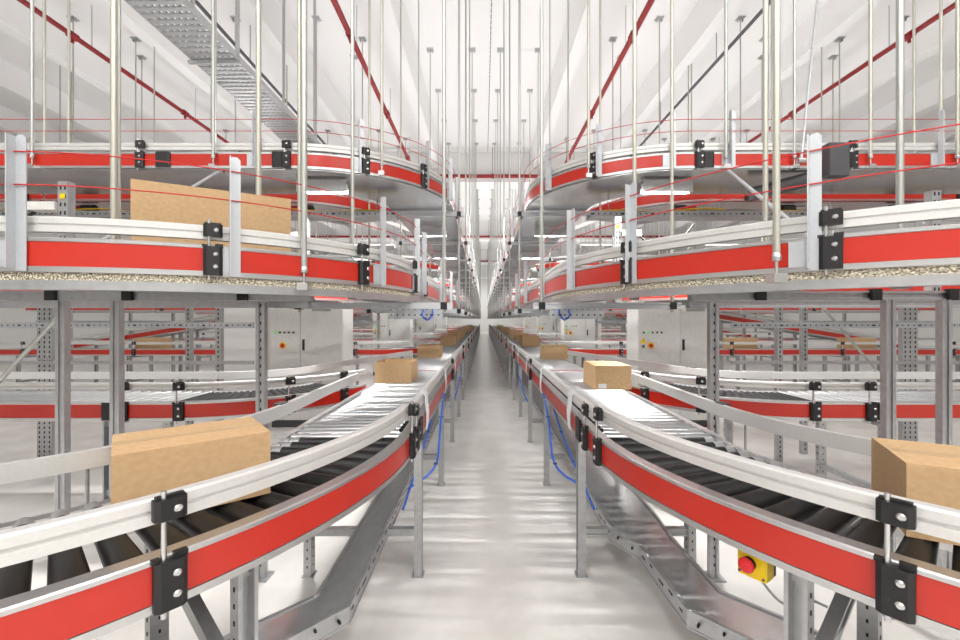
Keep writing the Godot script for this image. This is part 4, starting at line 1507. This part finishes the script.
func loose_things() -> void:
	# cartons on the aisle runs
	var yb := Y1 - 0.004
	carton(Vector3(-0.955, yb, -4.28), Vector3(0.345, 0.195, 0.40), 0.0, true, "open cardboard box nearest the curve on the lowest run, cable-ladder side")
	carton(Vector3(1.025, yb, -3.93), Vector3(0.31, 0.20, 0.45), 0.0, false, "closed cardboard box with white sticker near the curve, emergency-stop side", true)
	var ds := [6.8, 9.9, 12.6, 14.2, 17.5, 20.5, 23.5, 27.0]
	for i in ds.size():
		carton(Vector3(-0.96 + 0.05 * (i % 2), yb, -(ds[i] + 0.2)), Vector3(0.36, 0.19 + 0.03 * (i % 3), 0.40), 0.0, i % 2 == 0, "cardboard box on lowest aisle run, cable-ladder side, %s behind the open box" % ORD[i], false, "boxes on the lowest aisle runs")
		carton(Vector3(1.0 - 0.04 * (i % 2), yb, -(ds[i] - 0.1)), Vector3(0.38, 0.20 + 0.03 * (i % 2), 0.34), 0.0, false, "cardboard box on lowest aisle run, emergency-stop side, %s behind the stickered box" % ORD[i], false, "boxes on the lowest aisle runs")
	# cartons going round the curves
	var c := Vector2(2.38, 2.25)
	var p := arc_point(-1, c, 1.50, deg_to_rad(31))
	carton(w3(p, yb), Vector3(0.42, 0.21, 0.30), atan2(cos(deg_to_rad(50)), sin(deg_to_rad(50))), false, "tan cardboard box riding the lowest conveyor curve, cable-ladder side")
	p = arc_point(1, c, 1.46, deg_to_rad(44))
	carton(w3(p, yb), Vector3(0.40, 0.20, 0.30), atan2(-cos(deg_to_rad(62)), sin(deg_to_rad(62))), false, "tan cardboard box riding the lowest conveyor curve, emergency-stop side")
	carton(w3(Vector2(-1.60, 2.44), Y2 - 0.004), Vector3(0.72, 0.39, 0.36), deg_to_rad(30), false, "long tan cardboard box on the middle conveyor curve, cable-ladder side")
	# cartons farther back on the cross lines
	var far := [[-1, 4.6, Y1, 8.88, "lowest"], [-1, 6.9, Y1, 8.88, "lowest"], [-1, 6.2, Y2, 9.64, "middle"], [-1, 8.3, Y2, 9.64, "middle"], [1, 5.2, Y1, 8.88, "lowest"], [1, 7.6, Y1, 8.88, "lowest"], [1, 5.8, Y2, 9.64, "middle"], [1, 8.0, Y2, 9.64, "middle"], [1, 2.55, Y2, 4.15, "first middle"], [-1, 3.4, Y2, 4.15, "first middle"]]
	for i in far.size():
		var q: Array = far[i]
		var lab := "cardboard box on the %s cross conveyor, %s, %s from the aisle" % [q[4] if i > 7 else "second " + q[4], side_name(q[0]), "nearer" if i % 2 == 0 else "farther"]
		carton(Vector3(q[0] * q[1], q[2] - 0.004, -q[3]), Vector3(0.5, 0.22, 0.36), 0.0, false, lab if i < 8 else "cardboard box on the first middle cross conveyor, %s" % side_name(q[0]), false, "boxes on the cross conveyors")
	clutter()
	emergency_stop()
	floor_tray(-1, PackedVector2Array([Vector2(-1.55, 1.15), Vector2(-0.82, 1.87), Vector2(-0.82, 24.0)]), PackedVector2Array([Vector2(-1.40, 1.02), Vector2(-0.66, 1.80), Vector2(-0.655, 24.0)]), "flat covered cable tray near the floor under the lowest run, cable-ladder side")
	floor_tray(1, PackedVector2Array([Vector2(1.45, 1.02), Vector2(0.75, 1.78), Vector2(0.735, 2.285), Vector2(0.64, 2.466), Vector2(0.66, 24.0)]), PackedVector2Array([Vector2(1.60, 1.22), Vector2(0.95, 1.90), Vector2(0.94, 2.39), Vector2(0.96, 2.60), Vector2(0.98, 24.0)]), "wide covered cable tray near the floor with a step, emergency-stop side")
	# blue hoses at the legs
	for s in [-1.0, 1.0]:
		var sn := side_name(s)
		hose([Vector3(s * 0.47, 0.80, -4.05), Vector3(s * 0.455, 0.70, -3.7), Vector3(s * 0.46, 0.50, -3.55), Vector3(s * 0.47, 0.36, -3.45), Vector3(s * 0.52, 0.33, -3.2), Vector3(s * 0.60, 0.36, -2.9)], 0.009, M.blue, "blue hose looping down beside the second leg of the lowest run, %s" % sn)
		hose([Vector3(s * 0.55, 0.70, -4.0), Vector3(s * 0.56, 0.55, -3.6), Vector3(s * 0.585, 0.40, -3.1), Vector3(s * 0.60, 0.31, -2.7)], 0.008, M.blue, "blue hose slanting to the floor tray of the lowest run, %s" % sn)
		hose([Vector3(s * 0.47, 0.80, -6.8), Vector3(s * 0.46, 0.60, -6.6), Vector3(s * 0.50, 0.40, -6.2), Vector3(s * 0.55, 0.32, -5.8)], 0.009, M.blue, "blue hose beside the fourth leg of the lowest run, %s" % sn)
		# perforated drive plate under the first middle hanger
		var x := 0.62
		var t := thing("perforated_plate", "white perforated steel plate under the middle run by the aisle, %s" % sn, "plate", Vector3(s * x, 1.52, -3.3))
		var mb := MB.new()
		mb.box(Vector3(s * x, 1.555, -3.3), Vector3(0.42, 0.10, 0.006))
		mb.box(Vector3(s * x, 1.506, -3.32), Vector3(0.42, 0.005, 0.05))
		part(t, "plate_sheet", mb.mesh(), M.zinc)
		mb = MB.new()
		for i in 9:
			for j in 2:
				mb.cyl(Vector3(s * x - 0.18 + i * 0.045, 1.535 + j * 0.045, -3.297), Vector3(s * x - 0.18 + i * 0.045, 1.535 + j * 0.045, -3.2955), 0.007, 0.007, 8)
		var o := part(t, "holes", mb.mesh(), M.hole)
		o.set_meta("kind", "stuff")
		hose([Vector3(s * 0.50, 1.60, -3.28), Vector3(s * 0.48, 1.56, -3.26), Vector3(s * 0.50, 1.51, -3.25), Vector3(s * 0.53, 1.50, -3.26), Vector3(s * 0.56, 1.54, -3.27), Vector3(s * 0.54, 1.60, -3.28)], 0.006, M.blue, "blue cable loop on the perforated plate, %s" % sn, "blue_cable", "cable")
		# white flat panel beside the first cabinet
	var t := thing("white_cabinet", "plain white narrow cabinet standing beside the grey control cabinet, cable-ladder side", "cabinet", Vector3(-3.5, 0, -6.0))
	var mb := MB.new()
	mb.box(Vector3(-3.47, 0.9, -6.2), Vector3(0.50, 1.7, 0.4))
	part(t, "body", mb.mesh(), M.panel_white)
	mb = MB.new()
	mb.box(Vector3(-3.47, 0.9, -5.99), Vector3(0.49, 1.66, 0.02))
	part(t, "door", mb.mesh(), M.panel_white)
	mb = MB.new()
	mb.box(Vector3(-3.47, 0.04, -6.2), Vector3(0.46, 0.08, 0.36))
	part(t, "plinth", mb.mesh(), M.plinth)
	# drive motor box of the top curve
	t = thing("drive_housing", "dark grey drive housing mounted on the red band of the top curve, emergency-stop side", "motor", Vector3(2.72, 2.75, -3.42))
	mb = MB.new()
	mb.box(Vector3(2.72, 2.77, -3.44), Vector3(0.16, 0.26, 0.09), Basis.IDENTITY, 0.006)
	part(t, "housing", mb.mesh(), M.plinth)
	mb = MB.new()
	mb.cyl(Vector3(2.6, 2.66, -3.55), Vector3(2.25, 2.60, -3.8), 0.06, 0.06, 14)
	part(t, "motor_barrel", mb.mesh(), M.plinth)
